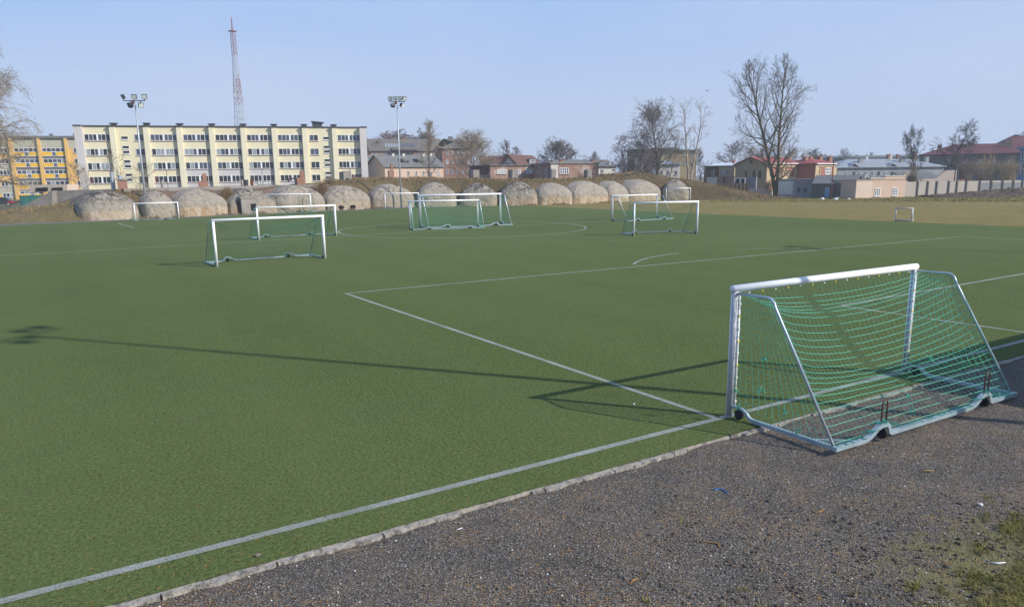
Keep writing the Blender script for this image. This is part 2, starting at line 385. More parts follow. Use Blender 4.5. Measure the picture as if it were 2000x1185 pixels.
sheet('far_track', [(s, tb(s)-4) for s in (-60, -40, -12, -2, 10, 27, 42)]+[(s, tb(s)+1.5) for s in (42, 27, 10, -2, -12, -40, -60)], 'ash_track', -.012)
# pitch markings
mk = MB()
def line(a, b, w=.11):
    a = Vector((*a, .004)); b = Vector((*b, .004)); d = (b-a).normalized(); n = Vector((-d.y, d.x, 0))*w/2
    mk.poly([a-n, b-n, b+n, a+n], [(0, 1, 2, 3)])
def arc(cx, cy, r, a0, a1, w=.11, n=64):
    p = []
    for i in range(n+1):
        a = a0+(a1-a0)*i/n; p += [(cx+(r-w/2)*math.cos(a), cy+(r-w/2)*math.sin(a), .0045), (cx+(r+w/2)*math.cos(a), cy+(r+w/2)*math.sin(a), .0045)]
    mk.poly(p, [(2*i, 2*i+1, 2*i+3, 2*i+2) for i in range(n)])
G = lambda x, y: tuple(ground(x, y).xy)
bx = G(675, 573); bx2 = G(1877, 462)
line((-40, 0), (48, 0), .12)                       # goal line
line(bx, (-.03, .06)); line((bx[0]-.05, bx[1]), (bx2[0]+.05, bx2[1])); line(bx2, (bx2[0]+.4, .06))
ga = G(1640, 597); line((ga[0]-.05, ga[1]), (29, 5.6)); line(ga, (ga[0]+.15, .06)); line((29, 5.6), (29, .06))
dc = Vector(((bx[0]+bx2[0])/2, 10.6)); aL = G(1238, 516)
rr = (Vector(aL)-dc).length; al = math.atan2(aL[1]-dc.y, aL[0]-dc.x); A2 = lambda x, y: math.atan2(G(x, y)[1]-dc.y, G(x, y)[0]-dc.x)
arc(dc.x, dc.y, rr, A2(1292, 491.5), al); arc(dc.x, dc.y, rr, PI-al, A2(1425, 485), .07)
hl = G(0, 500); hr = G(1190, 431); hd = (Vector(hr)-Vector(hl)); line((hl[0]-.6*hd.x, hl[1]-.6*hd.y), (hl[0]+1.32*hd.x, hl[1]+1.32*hd.y))
arc(18.6, 42.1, 9.15, 0, 2*PI, .11, 110)
line(G(230, 436), G(262, 445)); 
tag(mk.build('pitch_markings', 'pitch_line'), kind='structure')
# concrete kerb along the turf edge (broken outer edge)
kb = MB(); N = 1500; pts = []
for i in range(N+1):
    s = -10+20.5*i/N
    wj = .088+.035*fbm(s, 2, .9)+.03*fbm(s, 9, 4.5)+.022*fbm(s, 19, 9.)-(.07 if abs((s*.93+.13*fbm(s, 1, .3)) % 1.0-.5) < .008 else 0)-(.06 if fbm(s, 30, .8) > .22 else 0); zj = -.004+.006*fbm(s, 5, 3.)
    pts += [(s, -.61, zj-.004), (s, -.61-max(wj, .022), zj-.012+.012*fbm(s, 1, 6)), (s, -.617-max(wj, .022), -.09)]
kb.poly(pts, [(3*i+j, 3*i+j+1, 3*i+j+4, 3*i+j+3) for i in range(N) for j in range(2)])
tag(kb.build('kerb', 'kerb_concrete'), kind='structure')
# cinder verge: fine height field
def cinder_z(x, y):
    b = max(0, -y-2.6)
    return -.045+.018*fbm(x, y, .8)+.012*fbm(x+9, y, 4.)+.02*max(0, fbm(x, y+4, 2.2))*min(1, b*.5)+.012*max(0, -y-4)
nx, ny = 300, 120
X = np.linspace(-14, 22, nx); Y = -.60-np.linspace(0, 1, ny)**1.3*14
V = np.array([(x, y, cinder_z(x, y)) for y in Y for x in X])
q = np.arange(nx-1)[None, :]+np.arange(ny-1)[:, None]*nx
Fq = np.stack([q, q+nx, q+nx+1, q+1], 2).reshape(-1, 4)
tag(nmesh('cinder_verge', V, Fq, 'cinder', smooth=True), kind='structure')
sheet('outer_verge', [(-60, -.7), (-60, -40), (60, -40), (60, -.7)], 'cinder', -.095)

# loose stones and dry litter on the cinder: nobody could count them
def near_px(n, y0, y1):
    out = []
    while len(out) < n:
        x = R.uniform(0, 2050); y = R.uniform(y0, y1)
        p = ground(x, y)
        if p.y < -.72: out.append((p, x, y))
    return out
ico = [(0, 0, 1), (.89, 0, .45), (.28, .85, .45), (-.72, .53, .45), (-.72, -.53, .45), (.28, -.85, .45), (.72, .53, -.3), (-.28, .85, -.3), (-.89, 0, -.3), (-.28, -.85, -.3), (.72, -.53, -.3)]
icf = [(0, 1, 2), (0, 2, 3), (0, 3, 4), (0, 4, 5), (0, 5, 1), (1, 6, 2), (2, 7, 3), (3, 8, 4), (4, 9, 5), (5, 10, 1), (6, 7, 2), (7, 8, 3), (8, 9, 4), (9, 10, 5), (10, 6, 1)]
def scatter_stones(name, n, mat, r0, r1, y0=690, y1=1240):
    VV, FF = [], []
    for p, x, y in near_px(n, y0, y1):
        r = r0+(r1-r0)*R.random()**3; b = len(VV); a = R.uniform(0, 6.28); ca, sa = math.cos(a), math.sin(a); sx = R.uniform(.7, 1.4); z0 = cinder_z(p.x, p.y)
        for vx, vy, vz in ico:
            j = R.uniform(.75, 1.2); ax, ay = vx*sx*j, vy*j
            VV.append((p.x+r*(ax*ca-ay*sa), p.y+r*(ax*sa+ay*ca), z0+r*.35+r*vz*.7*j))
        FF += [tuple(b+i for i in f) for f in icf]
    return tag(nmesh(name, VV, FF, mat), kind='stuff')
tag(scatter_stones('pebbles', 8500, 'stone_grey', .004, .017), 'loose dark grey pebbles lying on the cinder verge', 'gravel')
SX = []
def near_corner(n):
    out = []
    while len(out) < n:
        x = R.uniform(1150, 2060); y = R.uniform(960, 1250); p = ground(x, y)
        if p.y < -.9 and R.random() < (x-1050)/1000*(y-900)/330 and fbm(p.x, p.y, 1.6) > -.05: out.append((p, x, y))
    return out
_np = near_px; near_px = lambda n, a, b: near_corner(n)
tag(scatter_stones('soil_clods', 1500, 'soil_clod', .006, .024), 'rough dark soil clods on the cinders towards the near right corner', 'soil'); near_px = _np
tag(scatter_stones('pale_grit', 420, 'stone_white', .004, .011), 'scattered pale grit lying among the dark cinders', 'gravel')
def scatter_straw(name, n, mat, l0, l1, test, z=cinder_z, wd=.0032):
    segs = []
    while len(segs) < n:
        x = R.uniform(-50, 2080); y = R.uniform(640, 1240); p = ground(x, y)
        if not test(p, x, y): continue
        a = R.uniform(0, 6.28); l = R.uniform(l0, l1)*.5; d = Vector((math.cos(a)*l, math.sin(a)*l, R.uniform(-.1, .2)*l))
        c = Vector((p.x, p.y, z(p.x, p.y)+.009)); segs.append((c-d, c+d, wd*R.uniform(.6, 1.3), wd*.5))
    V, Fq = segtubes(segs, 4); return tag(nmesh(name, V, Fq, mat), kind='stuff')
on_c = lambda p, x, y: p.y < -.7 and fbm(p.x, p.y, .7) > -.25
tag(scatter_straw('dry_litter', 1500, 'straw_orange', .015, .06, on_c), 'orange brown dry leaf crumbs strewn over the cinders', 'litter')
tag(scatter_straw('straw_bits', 420, 'straw', .03, .11, on_c), 'pale straw stalks strewn over the cinder verge', 'litter')
tag(scatter_straw('turf_litter', 520, 'straw_orange', .012, .055, lambda p, x, y: -.6 < p.y < (9 if R.random() < .08 else (1.2 if R.random() < .3 else -.05)), lambda x, y: .0), 'orange leaf crumbs scattered on the turf beside the kerb', 'litter')
# grass sprouting at the near right corner
def blades(pts, h0, h1, wd, spread=.25, n=3):
    VV, FF = [], []
    for p in pts:
        for _ in range(n):
            a = R.uniform(0, 6.28); h = R.uniform(h0, h1); l = Vector((R.gauss(0, spread)*h, R.gauss(0, spread)*h, h)); s = Vector((math.cos(a), math.sin(a), 0))*wd
            o = Vector(p)+Vector((R.uniform(-1, 1), R.uniform(-1, 1), 0))*h0*.5; b = len(VV)
            m_ = o+l*.55; VV += [o-s, o+s, m_+s*.7, m_-s*.7, o+l+Vector((l.x, l.y, -h*.15))*.6]; FF += [(b, b+1, b+2, b+3), (b+3, b+2, b+4, b+4)]
    return VV, FF
def grass_stuff(name, pts, h0, h1, wd, mat, label, cat, spread=.35, n=3):
    VV, FF = blades(pts, h0, h1, wd, spread, n)
    me = bpy.data.meshes.new(name); me.from_pydata([tuple(v) for v in VV], [], [f if f[2] != f[3] else f[:3] for f in FF]); me.materials.append(MATS[mat]); me.update()
    o = bpy.data.objects.new(name, me); C.objects.link(o); return tag(o, label, cat, None, 'stuff')
gp = []
while len(gp) < 6500:
    x = R.uniform(1250, 2080); y = R.uniform(940, 1250)
    dn = max(0, (x-1780)/220)+max(0, (y-1060)/160)-1.0+.9*fbm(x*.02, y*.03, .6)+(.5 if fbm(x*.05, y*.08, .7) > .38 else 0)
    if R.random() < dn*.9:
        p = ground(x, y); gp.append((p.x, p.y, cinder_z(p.x, p.y)-.005))
grass_stuff('verge_grass', gp, .02, .07, .0032, 'grass_blade', 'short yellow green grass tufts growing through the cinders at the near right corner', 'grass', .55, 4)

# things lying on the cinder
def lying(name, pts, r, mat, label, cat):
    p0 = ground(*pts[0])
    P = []
    for x, y in pts:
        g = ground(x, y); P.append(Vector((g.x-p0.x, g.y-p0.y, cinder_z(g.x, g.y)+r*1.2)))
    o = MB().tube(P, [r*.6]+[r]*(len(P)-2)+[r*.5], 6).build(name, mat, None, True)
    o.location = (p0.x, p0.y, 0); tag(o, label, cat); return o
lying('cord', [(1390, 950), (1398, 950), (1406, 947), (1412, 949), (1417, 953), (1423, 958)], .007, 'blue_cord', 'short piece of bright blue cord lying on the cinders', 'cord')
lying('twig', [(1583, 992), (1594, 995), (1604, 993), (1611, 988)], .008, 'straw_orange', 'curved rust brown twig on the cinders, right of the blue cord', 'twig')
lying('twig', [(1357, 1048), (1380, 1050), (1402, 1053), (1408, 1063)], .007, 'straw_orange', 'long bent brown twig on the cinders below the blue cord', 'twig')
lying('twig', [(1802, 915), (1812, 913), (1825, 913)], .011, 'straw', 'pale straw coloured twig on the cinders nearest the goal rear bar', 'twig')
lying('twig', [(1935, 1092), (1950, 1093), (1965, 1091)], .009, 'clip_white', 'whitish stick lying in the grass at the near right corner', 'twig')
lying('twig', [(1230, 1134), (1238, 1125), (1247, 1122)], .009, 'straw_orange', 'short reddish twig on the cinders near the bottom of the view', 'twig')
lying('twig', [(893, 1028), (903, 1024)], .010, 'clip_white', 'stubby whitish stick on the cinders beside the kerb', 'twig')
def lump(name, px, py, r, mat, label, cat, seed):
    rr_ = random.Random(seed); g = ground(px, py); b = MB(); V = []
    for vx, vy, vz in ico: V.append((vx*r*rr_.uniform(.8, 1.3), vy*r*rr_.uniform(.7, 1.1), r*.45+vz*r*.75*rr_.uniform(.8, 1.1)))
    b.poly(V, icf); o = b.build(name, mat); o.location = (g.x, g.y, cinder_z(g.x, g.y) if g.y < -.7 else 0)
    return tag(o, label, cat)
lump('stone', 1916, 979, .03, 'stone_white', 'white stone lying alone on the dark cinders at the right', 'stone', 3)
lump('stone', 1336, 917, .022, 'stone_grey', 'grey pebble on the mossy cinders just above the blue cord', 'stone', 4)
lump('stone', 503, 1086, .03, 'stone_grey', 'grey stone on the turf strip beside the kerb', 'stone', 5)
lump('stone', 1238, 790, .022, 'stone_white', 'white pebble on the turf within the goal shadow', 'stone', 6)

# ------------------------------------------------------------------ goals
GW, GH, GD = 4.72, 2.03, 1.90
def make_goal(netm, nr):
    g = thing('football_goal', (0, 0, 0)); h = GW/2
    MB().tube([(-h-.055, 0, GH-.03), (h+.055, 0, GH-.03)], .058, 16, sx=1.).build('crossbar', 'goal_white', g, True)
    for s in (-1, 1):
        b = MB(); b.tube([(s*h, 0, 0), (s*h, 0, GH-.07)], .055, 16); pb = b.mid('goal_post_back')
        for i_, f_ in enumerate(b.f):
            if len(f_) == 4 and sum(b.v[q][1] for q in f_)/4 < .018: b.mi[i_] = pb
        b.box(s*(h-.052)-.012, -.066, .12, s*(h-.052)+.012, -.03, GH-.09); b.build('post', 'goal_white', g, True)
    for s in (-1, 1):
        x = s*h
        MB().tube([(x, -.05, GH-.1), (x, -.60, GH-.09), (x, -.67, GH-.10), (x, -.73, GH-.15), (x, -.765, GH-.23), (x, -GD+.06, .08)], .021, 8).build('side_frame', 'goal_alu', g, True)
        MB().tube([(x, -.05, .17), (x, -.20, .175), (x, -.27, .165), (x, -.34, .12), (x, -.40, .065), (x, -.47, .045), (x, -GD, .045)], [.026, .027, .027, .029, .032, .039, .039], 4).build('base_rail', 'goal_bar', g)
        w_ = MB(); w_.tube([(x-.025, -.20, .075), (x+.025, -.20, .075)], .075, 16); w_.box(x-.012, -.215, .10, x+.012, -.185, .165)
        w_.build('wheel', 'rubber', g)
    P = [(-h-.05, -GD, .05)]
    for c in (-1.33, 1.42):
        P += [(c-.42, -GD, .05), (c-.30, -GD, .08), (c-.14, -GD, .175), (c-.05, -GD, .20), (c+.07, -GD, .20), (c+.11, -GD, .17), (c+.15, -GD, .07), (c+.19, -GD, .05)]
    P.append((h+.05, -GD, .05)); MB().tube(P, .043, 4).build('rear_rail', 'goal_bar', g)
    for c in (-1.33, 1.42):
        w_ = MB(); w_.tube([(c-.03, -GD, .08), (c+.03, -GD, .08)], .08, 16); w_.box(c-.012, -GD-.015, .1, c+.012, -GD+.015, .19); w_.build('wheel', 'rubber', g)
    for s in (-1, 1): MB().tube([(s*(h-.02), -1.42, .03), (s*(h-.62), -GD+.02, .03)], .02, 4).build('corner_brace', 'goal_bar', g)
    rn = random.Random(3); segs = []
    L1, L2 = .66, math.hypot(GD-.74, GH-.2); LT = L1+L2
    def pt(u, v):
        d = v*LT
        if d < L1: y, z = -.03-d, GH-.10
        else:
            t = (d-L1)/L2; y, z = -.69-t*(GD-.06-.69), GH-.10-t*(GH-.2)
        s = (max(0, 4*u*(1-u)))**.6; wv = math.sin(PI*min(1, v**.72))**.85
        zz = z-.50*s*wv*min(1, (1-v)*2.2+.1); yy = y+.34*s*wv*(1 if v > .15 else v/.15)
        return Vector((-h+u*GW, min(yy, -.03), max(zz, .05)))
    nu, nv = 40, 24
    grid = [[pt(i/nu, j/nv)+Vector((rn.gauss(0, .004), rn.gauss(0, .004), rn.gauss(0, .0025))) for i in range(nu+1)] for j in range(nv+1)]
    r = nr
    for j in range(nv+1):
        for i in range(nu+1):
            if i < nu and j > 0: segs.append((grid[j][i], grid[j][i+1], r*1.05, r*1.05))
            if j < nv: segs.append((grid[j][i], grid[j+1][i], r*.6, r*.6))
    na, nb = 14, 16
    for s in (-1, 1):
        def sp(a, b):
            y0 = -.04; y1 = -(GD-.06)+(GD-.06-.72)*b; z0 = .19+(GH-.29)*b; z1 = .09+(GH-.19)*b
            sag = math.sin(PI*a)*math.sin(PI*b)
            return Vector((s*(h-.02-.10*sag), y0+(y1-y0)*a, z0+(z1-z0)*a-.05*sag))
        gg = [[sp(i/na, j/nb)+Vector((rn.gauss(0, .005), rn.gauss(0, .005), rn.gauss(0, .005))) for i in range(na+1)] for j in range(nb+1)]
        for j in range(nb+1):
            for i in range(na+1):
                if i < na: segs.append((gg[j][i], gg[j][i+1], r*.75, r*.75))
                if j < nb: segs.append((gg[j][i], gg[j+1][i], r, r))
    # lashing round the rails
    for s in (-1, 1):
        for k in range(26):
            t = k/25; p = Vector((s*h, -.5-t*(GD-.55), .1)); segs.append((p, p+Vector((s*.02, .05, -.05)), r, r))
    for k in range(60):                           # lashing round the rear rail, thicker on the humps
        x = -h+GW*(k+.5)/60+rn.gauss(0, .015); near = min(abs(x+1.33), abs(x-1.42)); zt = .10 if near > .4 else (.26 if near < .14 else .17)
        for q in range(1 if near > .35 else 3):
            p = Vector((x+rn.gauss(0, .02), -GD+.045, zt-.01)); segs.append((p, p+Vector((rn.gauss(0, .02), -.10, .004)), r*1.3, r*1.3)); segs.append((p, p+Vector((rn.gauss(0, .02), .05, -.06)), r*1.2, r))
    V, Fq = segtubes(segs, 4); nmesh('net', V, Fq, netm, g)
    return g
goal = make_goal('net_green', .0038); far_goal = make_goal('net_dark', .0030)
def place_goal(o, A, B, rear, H=2.03, label=None):
    A, B = Vector(A), Vector(B); mid = (A+B)/2; d = B-A; n = Vector((-d.y, d.x)); rv = Vector(rear)-mid
    if rv.dot(n) > 0: d = -d                      # local -y is the rear
    o.location = (mid.x, mid.y, 0); o.rotation_euler = (0, 0, math.atan2(d.y, d.x))
    o.scale = (d.length/GW, max(.8, min(1.3, H/GH)), H/GH)
    tag(o, label, 'goal', 'wheeled football goals on the pitch')
GOALS = [
 (G(424, 521), G(635, 505), (0, 29), 2.05, 'white framed goal with dark green net, nearest of the three goals left of centre'),
 (G(506, 469), G(657, 460.5), (6, 44), 2.05, 'white goal standing just behind the nearest left goal, front facing the camera'),
 (G(1238, 461), G(1361, 457), (25.5, 30), 2.08, 'bright white goal facing the camera right of centre, net leaning back to the left'),
 (G(801, 446.5), G(934, 442.5), (17, 41), 2.06, 'small goal in the centre circle seen from behind through its dense green net'),
 (G(821, 443), G(978, 437), (21, 43), 2.45, 'largest full size goal, seen from behind just beyond the small centre circle goal'),
 (G(1195, 431), G(1282, 426), (35, 40), 2.1, 'greyish goal seen from behind, just beyond and left of the bright white goal'),
 (G(1301, 394.5), G(1348, 394), (71, 76), 1.95, 'distant narrow white goal standing before the last bunker at the right'),
 (G(265, 432.5), G(350, 429), (2, 77), 1.72, 'white goal standing at the foot of the left floodlight mast'),
 (G(500, 416), G(608, 415), (15, 88), 2.15, 'far white goal in front of the bunker with a doorway, left of centre'),
 (G(753, 408.5), G(818, 406.5), (34, 88), 1.95, 'far white goal at the foot of the middle floodlight mast'),
]
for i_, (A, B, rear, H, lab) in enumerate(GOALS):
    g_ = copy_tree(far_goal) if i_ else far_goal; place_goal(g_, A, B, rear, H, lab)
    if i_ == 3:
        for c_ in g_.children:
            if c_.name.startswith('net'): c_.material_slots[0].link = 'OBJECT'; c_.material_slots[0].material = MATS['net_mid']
# the near goal: clips, tow handles, knots, dirty back of the frame
place_goal(goal, (.22, 0), (4.90, -.07), (2.5, -2), 2.03, 'big near goal with a sagging bright green net, rear rail on the cinders')
goal['group'] = 'wheeled football goals on the pitch'
for c in (-1.33, 1.42):
    MB().tube([(c-.06, -GD, .18), (c-.06, -GD, .50), (c-.045, -GD, .545), (c, -GD-.01, .565), (c+.045, -GD, .545), (c+.06, -GD, .50), (c+.06, -GD, .18)], .012, 8).build('tow_handle', 'rust_dark', goal, True)
netn = [c for c in goal.children if c.name.startswith('net')][0]
for i in range(15):
    x = -GW/2+.25+i*.30; MB().box(x-.011, -.064, GH-.108, x+.011, -.05, GH-.09).build('net_clip', 'clip_yellow' if i % 2 else 'clip_white', netn)
for i in range(9):
    z = .25+i*.19
    for s in (-1, 1): MB().box(s*(GW/2-.052)-.015, -.076, z-.014, s*(GW/2-.052)+.015, -.06, z+.014).build('net_clip', 'clip_yellow' if i % 2 else 'clip_white', netn)
kn = random.Random(5)
for (x, y, z) in [(-GW/2+.03, -.55, .55), (-GW/2+.03, -.6, 1.05), (-GW/2+.03, -1.0, .35), (-GW/2, -1.25, .12), (-.15, -1.55, .35), (-.1, -1.6, .15), (-1.33, -GD, .24), (1.42, -GD, .24), (-GW/2, -.2, .2), (GW/2, -.2, .22), (-GW/2+.02, -.12, .45), (.9, -1.25, .75)]:
    sg = []
    for _ in range(16):
        a = Vector((x+kn.gauss(0, .018), y+kn.gauss(0, .018), z+kn.gauss(0, .02))); sg.append((a, a+Vector((kn.gauss(0, .02), kn.gauss(0, .02), kn.gauss(-.02, .03))), .006, .004))
    V, Fq = segtubes(sg, 4); nmesh('knot', V, Fq, 'net_green', netn)
for sx in (-1, 1):
    for k in range(2):
        pass
# small training goal at the turf edge
mg = thing('mini_goal', tuple(ground(1764, 432)), 0, 'small grey training goal on the brown grass at the turf edge', 'goal')
a_, b_ = ground(1752, 433), ground(1781, 433.5); mg.rotation_euler = (0, 0, math.atan2(b_.y-a_.y, b_.x-a_.x)); hw = (b_-a_).length/2*1.12
for s in (-1, 1):
    MB().tube([(s*hw, 0, 0), (s*hw, 0, .98)], .04, 8).build('post', 'steel', mg, True)
    MB().tube([(s*hw, 0, .98), (s*(hw+.05), .35, .98), (s*(hw+.1), .75, .04), (s*hw, 0, .04)], .03, 6).build('side_frame', 'goal_white', mg, True)
MB().tube([(-hw-.03, 0, .99), (hw+.03, 0, .99)], .04, 8).build('crossbar', 'steel', mg, True)
MB().tube([(-hw-.1, .75, .04), (hw+.1, .75, .04)], .03, 6).build('rear_rail', 'steel', mg, True)
MB().tube([(-hw, 0, .04), (hw, 0, .04)], .03, 6).build('front_rail', 'dark_steel', mg, True)
sg = []
for s in (-1, 1):
    for i in range(9):
        z = .1+i*.1; y1 = .75-.4*(z/.98); sg.append(((s*hw, 0, z), (s*(hw+.08), y1, z), .006, .006))
    for i in range(7): sg.append(((s*hw, .1*i, .05), (s*(hw+.05), .05*i, .97), .006, .006))
V, Fq = segtubes([(Vector(a), Vector(b), c, d) for a, b, c, d in sg], 3); nmesh('net', V, Fq, 'clip_white', mg)
# ------------------------------------------------------------------ bunker bank
CREST = [(-400, 424), (0, 411), (60, 404), (110, 399), (145, 388), (180, 378), (215, 371), (290, 370), (350, 367.5), (450, 365), (600, 360.5), (640, 357), (680, 350), (720, 346), (780, 345), (850, 346), (950, 348), (1050, 349), (1150, 347), (1200, 345), (1225, 337), (1260, 338), (1300, 344), (1340, 348), (1400, 360), (1440, 371), (1480, 379), (1530, 386), (1600, 391)]
def sm(t): t = max(0., min(1., t)); return t*t*(3-2*t)
CZ = []
for i in range(0, 221):
    s = -70+.9*i; px = proj((s, tb(s)+6, 3))[0]; CZ.append((s, max(-.1, zat(s, tb(s)+6, interp(px, CREST))-.28)))
def bank_z(s, d):
    c = interp(s, CZ)
    z = c*sm((d-.45)/4.0)*(1-sm((d-16)/14))
    k = min(1, max(0, d/1.5))*min(1, c/1.5) if c > 0 else 0
    return z+k*(.28*fbm(s, d, .25)+.13*fbm(s, d+20, 1.1))-.10*(1-min(1, max(0, d)))
ss = np.arange(-70, 128, .6); dd = np.concatenate([np.arange(-.8, 8, .4), np.arange(8, 34, 1.6)])
V = [(s, tb(s)+d, bank_z(s, d)) for s in ss for d in dd]; nd = len(dd)
Fb = [(i*nd+j, (i+1)*nd+j, (i+1)*nd+j+1, i*nd+j+1) for i in range(len(ss)-1) for j in range(nd-1)]
bk = nmesh('embankment', V, Fb, 'bank', smooth=True)
for mname in ('brick_rubble', 'mound_grass'): bk.data.materials.append(MATS[mname])
mi = []
pxs = [proj((s, tb(s)+4, 2))[0] for s in ss]
for i in range(len(ss)-1):
    for j in range(nd-1):
        mi.append(1 if (275 < pxs[i] < 640 and dd[j] < 6.4) else (2 if pxs[i] < 200 else 0))
bk.data.polygons.foreach_set('material_index', mi); tag(bk, kind='structure')
# dry grass on the bank
gp = []
while len(gp) < 9000:
    s = R.uniform(-12, 98); d = R.uniform(1.5, 11); px = proj((s, tb(s)+4, 2))[0]
    pr = .12 if 275 < px < 640 else (.35 if px < 215 else 1.)
    if R.random() > pr or fbm(s, d, .5) < -.35: continue
    gp.append((s, tb(s)+d, bank_z(s, d)-.03))
grass_stuff('bank_grass', gp, .15, .42, .022, 'straw', 'dry brown grass growing over the bank above the bunkers', 'grass', .4, 3)
gp = [p for p in gp if R.random() < .35]
grass_stuff('green_bank_grass', gp, .12, .3, .025, 'grass_blade', 'olive green grass mixed into the dry grass of the bank', 'grass', .4, 3)
gp = []
while len(gp) < 1500:
    s = R.uniform(-5, 74); d = R.uniform(-.35, .5)
    if fbm(s, 3, .45) > .05: gp.append((s, tb(s)+d, 0 if d < 0 else bank_z(s, d)-.02))
grass_stuff('foot_weeds', gp, .1, .38, .025, 'straw', 'dry weeds growing along the foot of the bunkers', 'weeds', .5, 2)
# reddish dry bushes standing between bunkers
def bush(px, off, py_top, wpx, mat, label, seed, n=240, cat='bush', d=None, py_base=None):
    rn = random.Random(seed)
    if d is None: p = on_base(px, off); p.z = bank_z(p.x, off)-.1
    else: p = at(px, py_base, d); 
    dep = (p-CAM).dot(FWD); H = zat(p.x, p.y, py_top)-p.z; W_ = wpx*dep/F/2
    segs = []
    for _ in range(n):
        a = rn.uniform(0, 6.28); r_ = math.sqrt(rn.random()); o = Vector((math.cos(a)*r_*W_*.5, math.sin(a)*r_*W_*.4, 0))
        h = H*rn.uniform(.5, 1)*(1-.35*r_*r_); e = o*1.9+Vector((rn.gauss(0, .12), rn.gauss(0, .12), h)); mdl = o*1.25+Vector((0, 0, h*.55))
        rr_ = .00014*dep
        segs += [(o, mdl, rr_*1.3, rr_), (mdl, e, rr_, rr_*.6)]
        for _k in range(3):
            t = rn.uniform(.3, .9); b0 = mdl+(e-mdl)*t; segs.append((b0, b0+Vector((rn.gauss(0, .16)*H*.5, rn.gauss(0, .16)*H*.5, rn.uniform(.05, .3)*H)), rr_*.7, rr_*.4))
    V, Fq = segtubes(segs, 3); o = nmesh('dry_bush' if cat == 'bush' else cat, V, Fq, mat); o.location = p; return tag(o, label, cat)
bush(447, 2.2, 364, 24, 'straw', 'fan of tall straw coloured dry grass between the third and fourth bunkers from the left', 1, 300)
bush(632, 2.6, 352, 26, 'straw', 'brown dry bush on the bank left of the concrete vent, between two bunkers', 2, 260)
bush(648, 4.5, 346, 30, 'twig_tan', 'brown scrub on top of the bank at the right end of the concrete ledge', 3, 200)
bush(1238, 6, 333, 24, 'twig_tan', 'low brown scrub between the brick chimneys on the bank', 4, 140)

# ------------------------------------------------------------------ bunkers
DOMES = [(165, 284, 372, 1.3), (289, 350, 373, 1), (352, 451, 369, 1), (455, 547, 368, 1), (545, 641, 361.5, 1), (644, 729, 362, 1), (732, 814, 359.5, 1), (818, 894, 356.5, 1), (899, 972, 357.5, 1), (977, 1051, 354.5, 1), (1054, 1122, 357, 1), (1126, 1194, 353.5, 1), (1194, 1233, 353.5, 1), (1233, 1296, 350.5, 1), (1296, 1347, 350.5, 1)]
DLAB = ['leftmost wide concrete bunker front with dark peeling patches, at the grassy slope', 'narrow round concrete bunker front behind the goal at the left floodlight mast', 'wide concrete bunker front with a pale lower band, right of the left floodlight mast', 'weathered concrete bunker front with a concrete porch and small dark doorway', 'concrete bunker front behind the far left goal, right of the one with a doorway', 'concrete bunker front under the square concrete vent, two small holes at its foot', 'concrete bunker front with a dark arched stain behind the middle floodlight mast', 'concrete bunker front behind the crossbar of the full size goal, smooth cap', 'concrete bunker front with dark cracked left shoulder, behind the full size goal', 'concrete bunker front with rusty streaked lower half, right of the full size goal', 'concrete bunker front with flattened top and yellowed lower band, eleventh from the left', 'concrete bunker front with yellowed band and dark foot, left of the narrow one', 'narrowest concrete bunker front, under the leftmost of the brick chimneys', 'tall round concrete bunker front under the right brick chimney', 'rightmost concrete bunker front behind the distant narrow goal']
PROFN = 26; PHN = 44
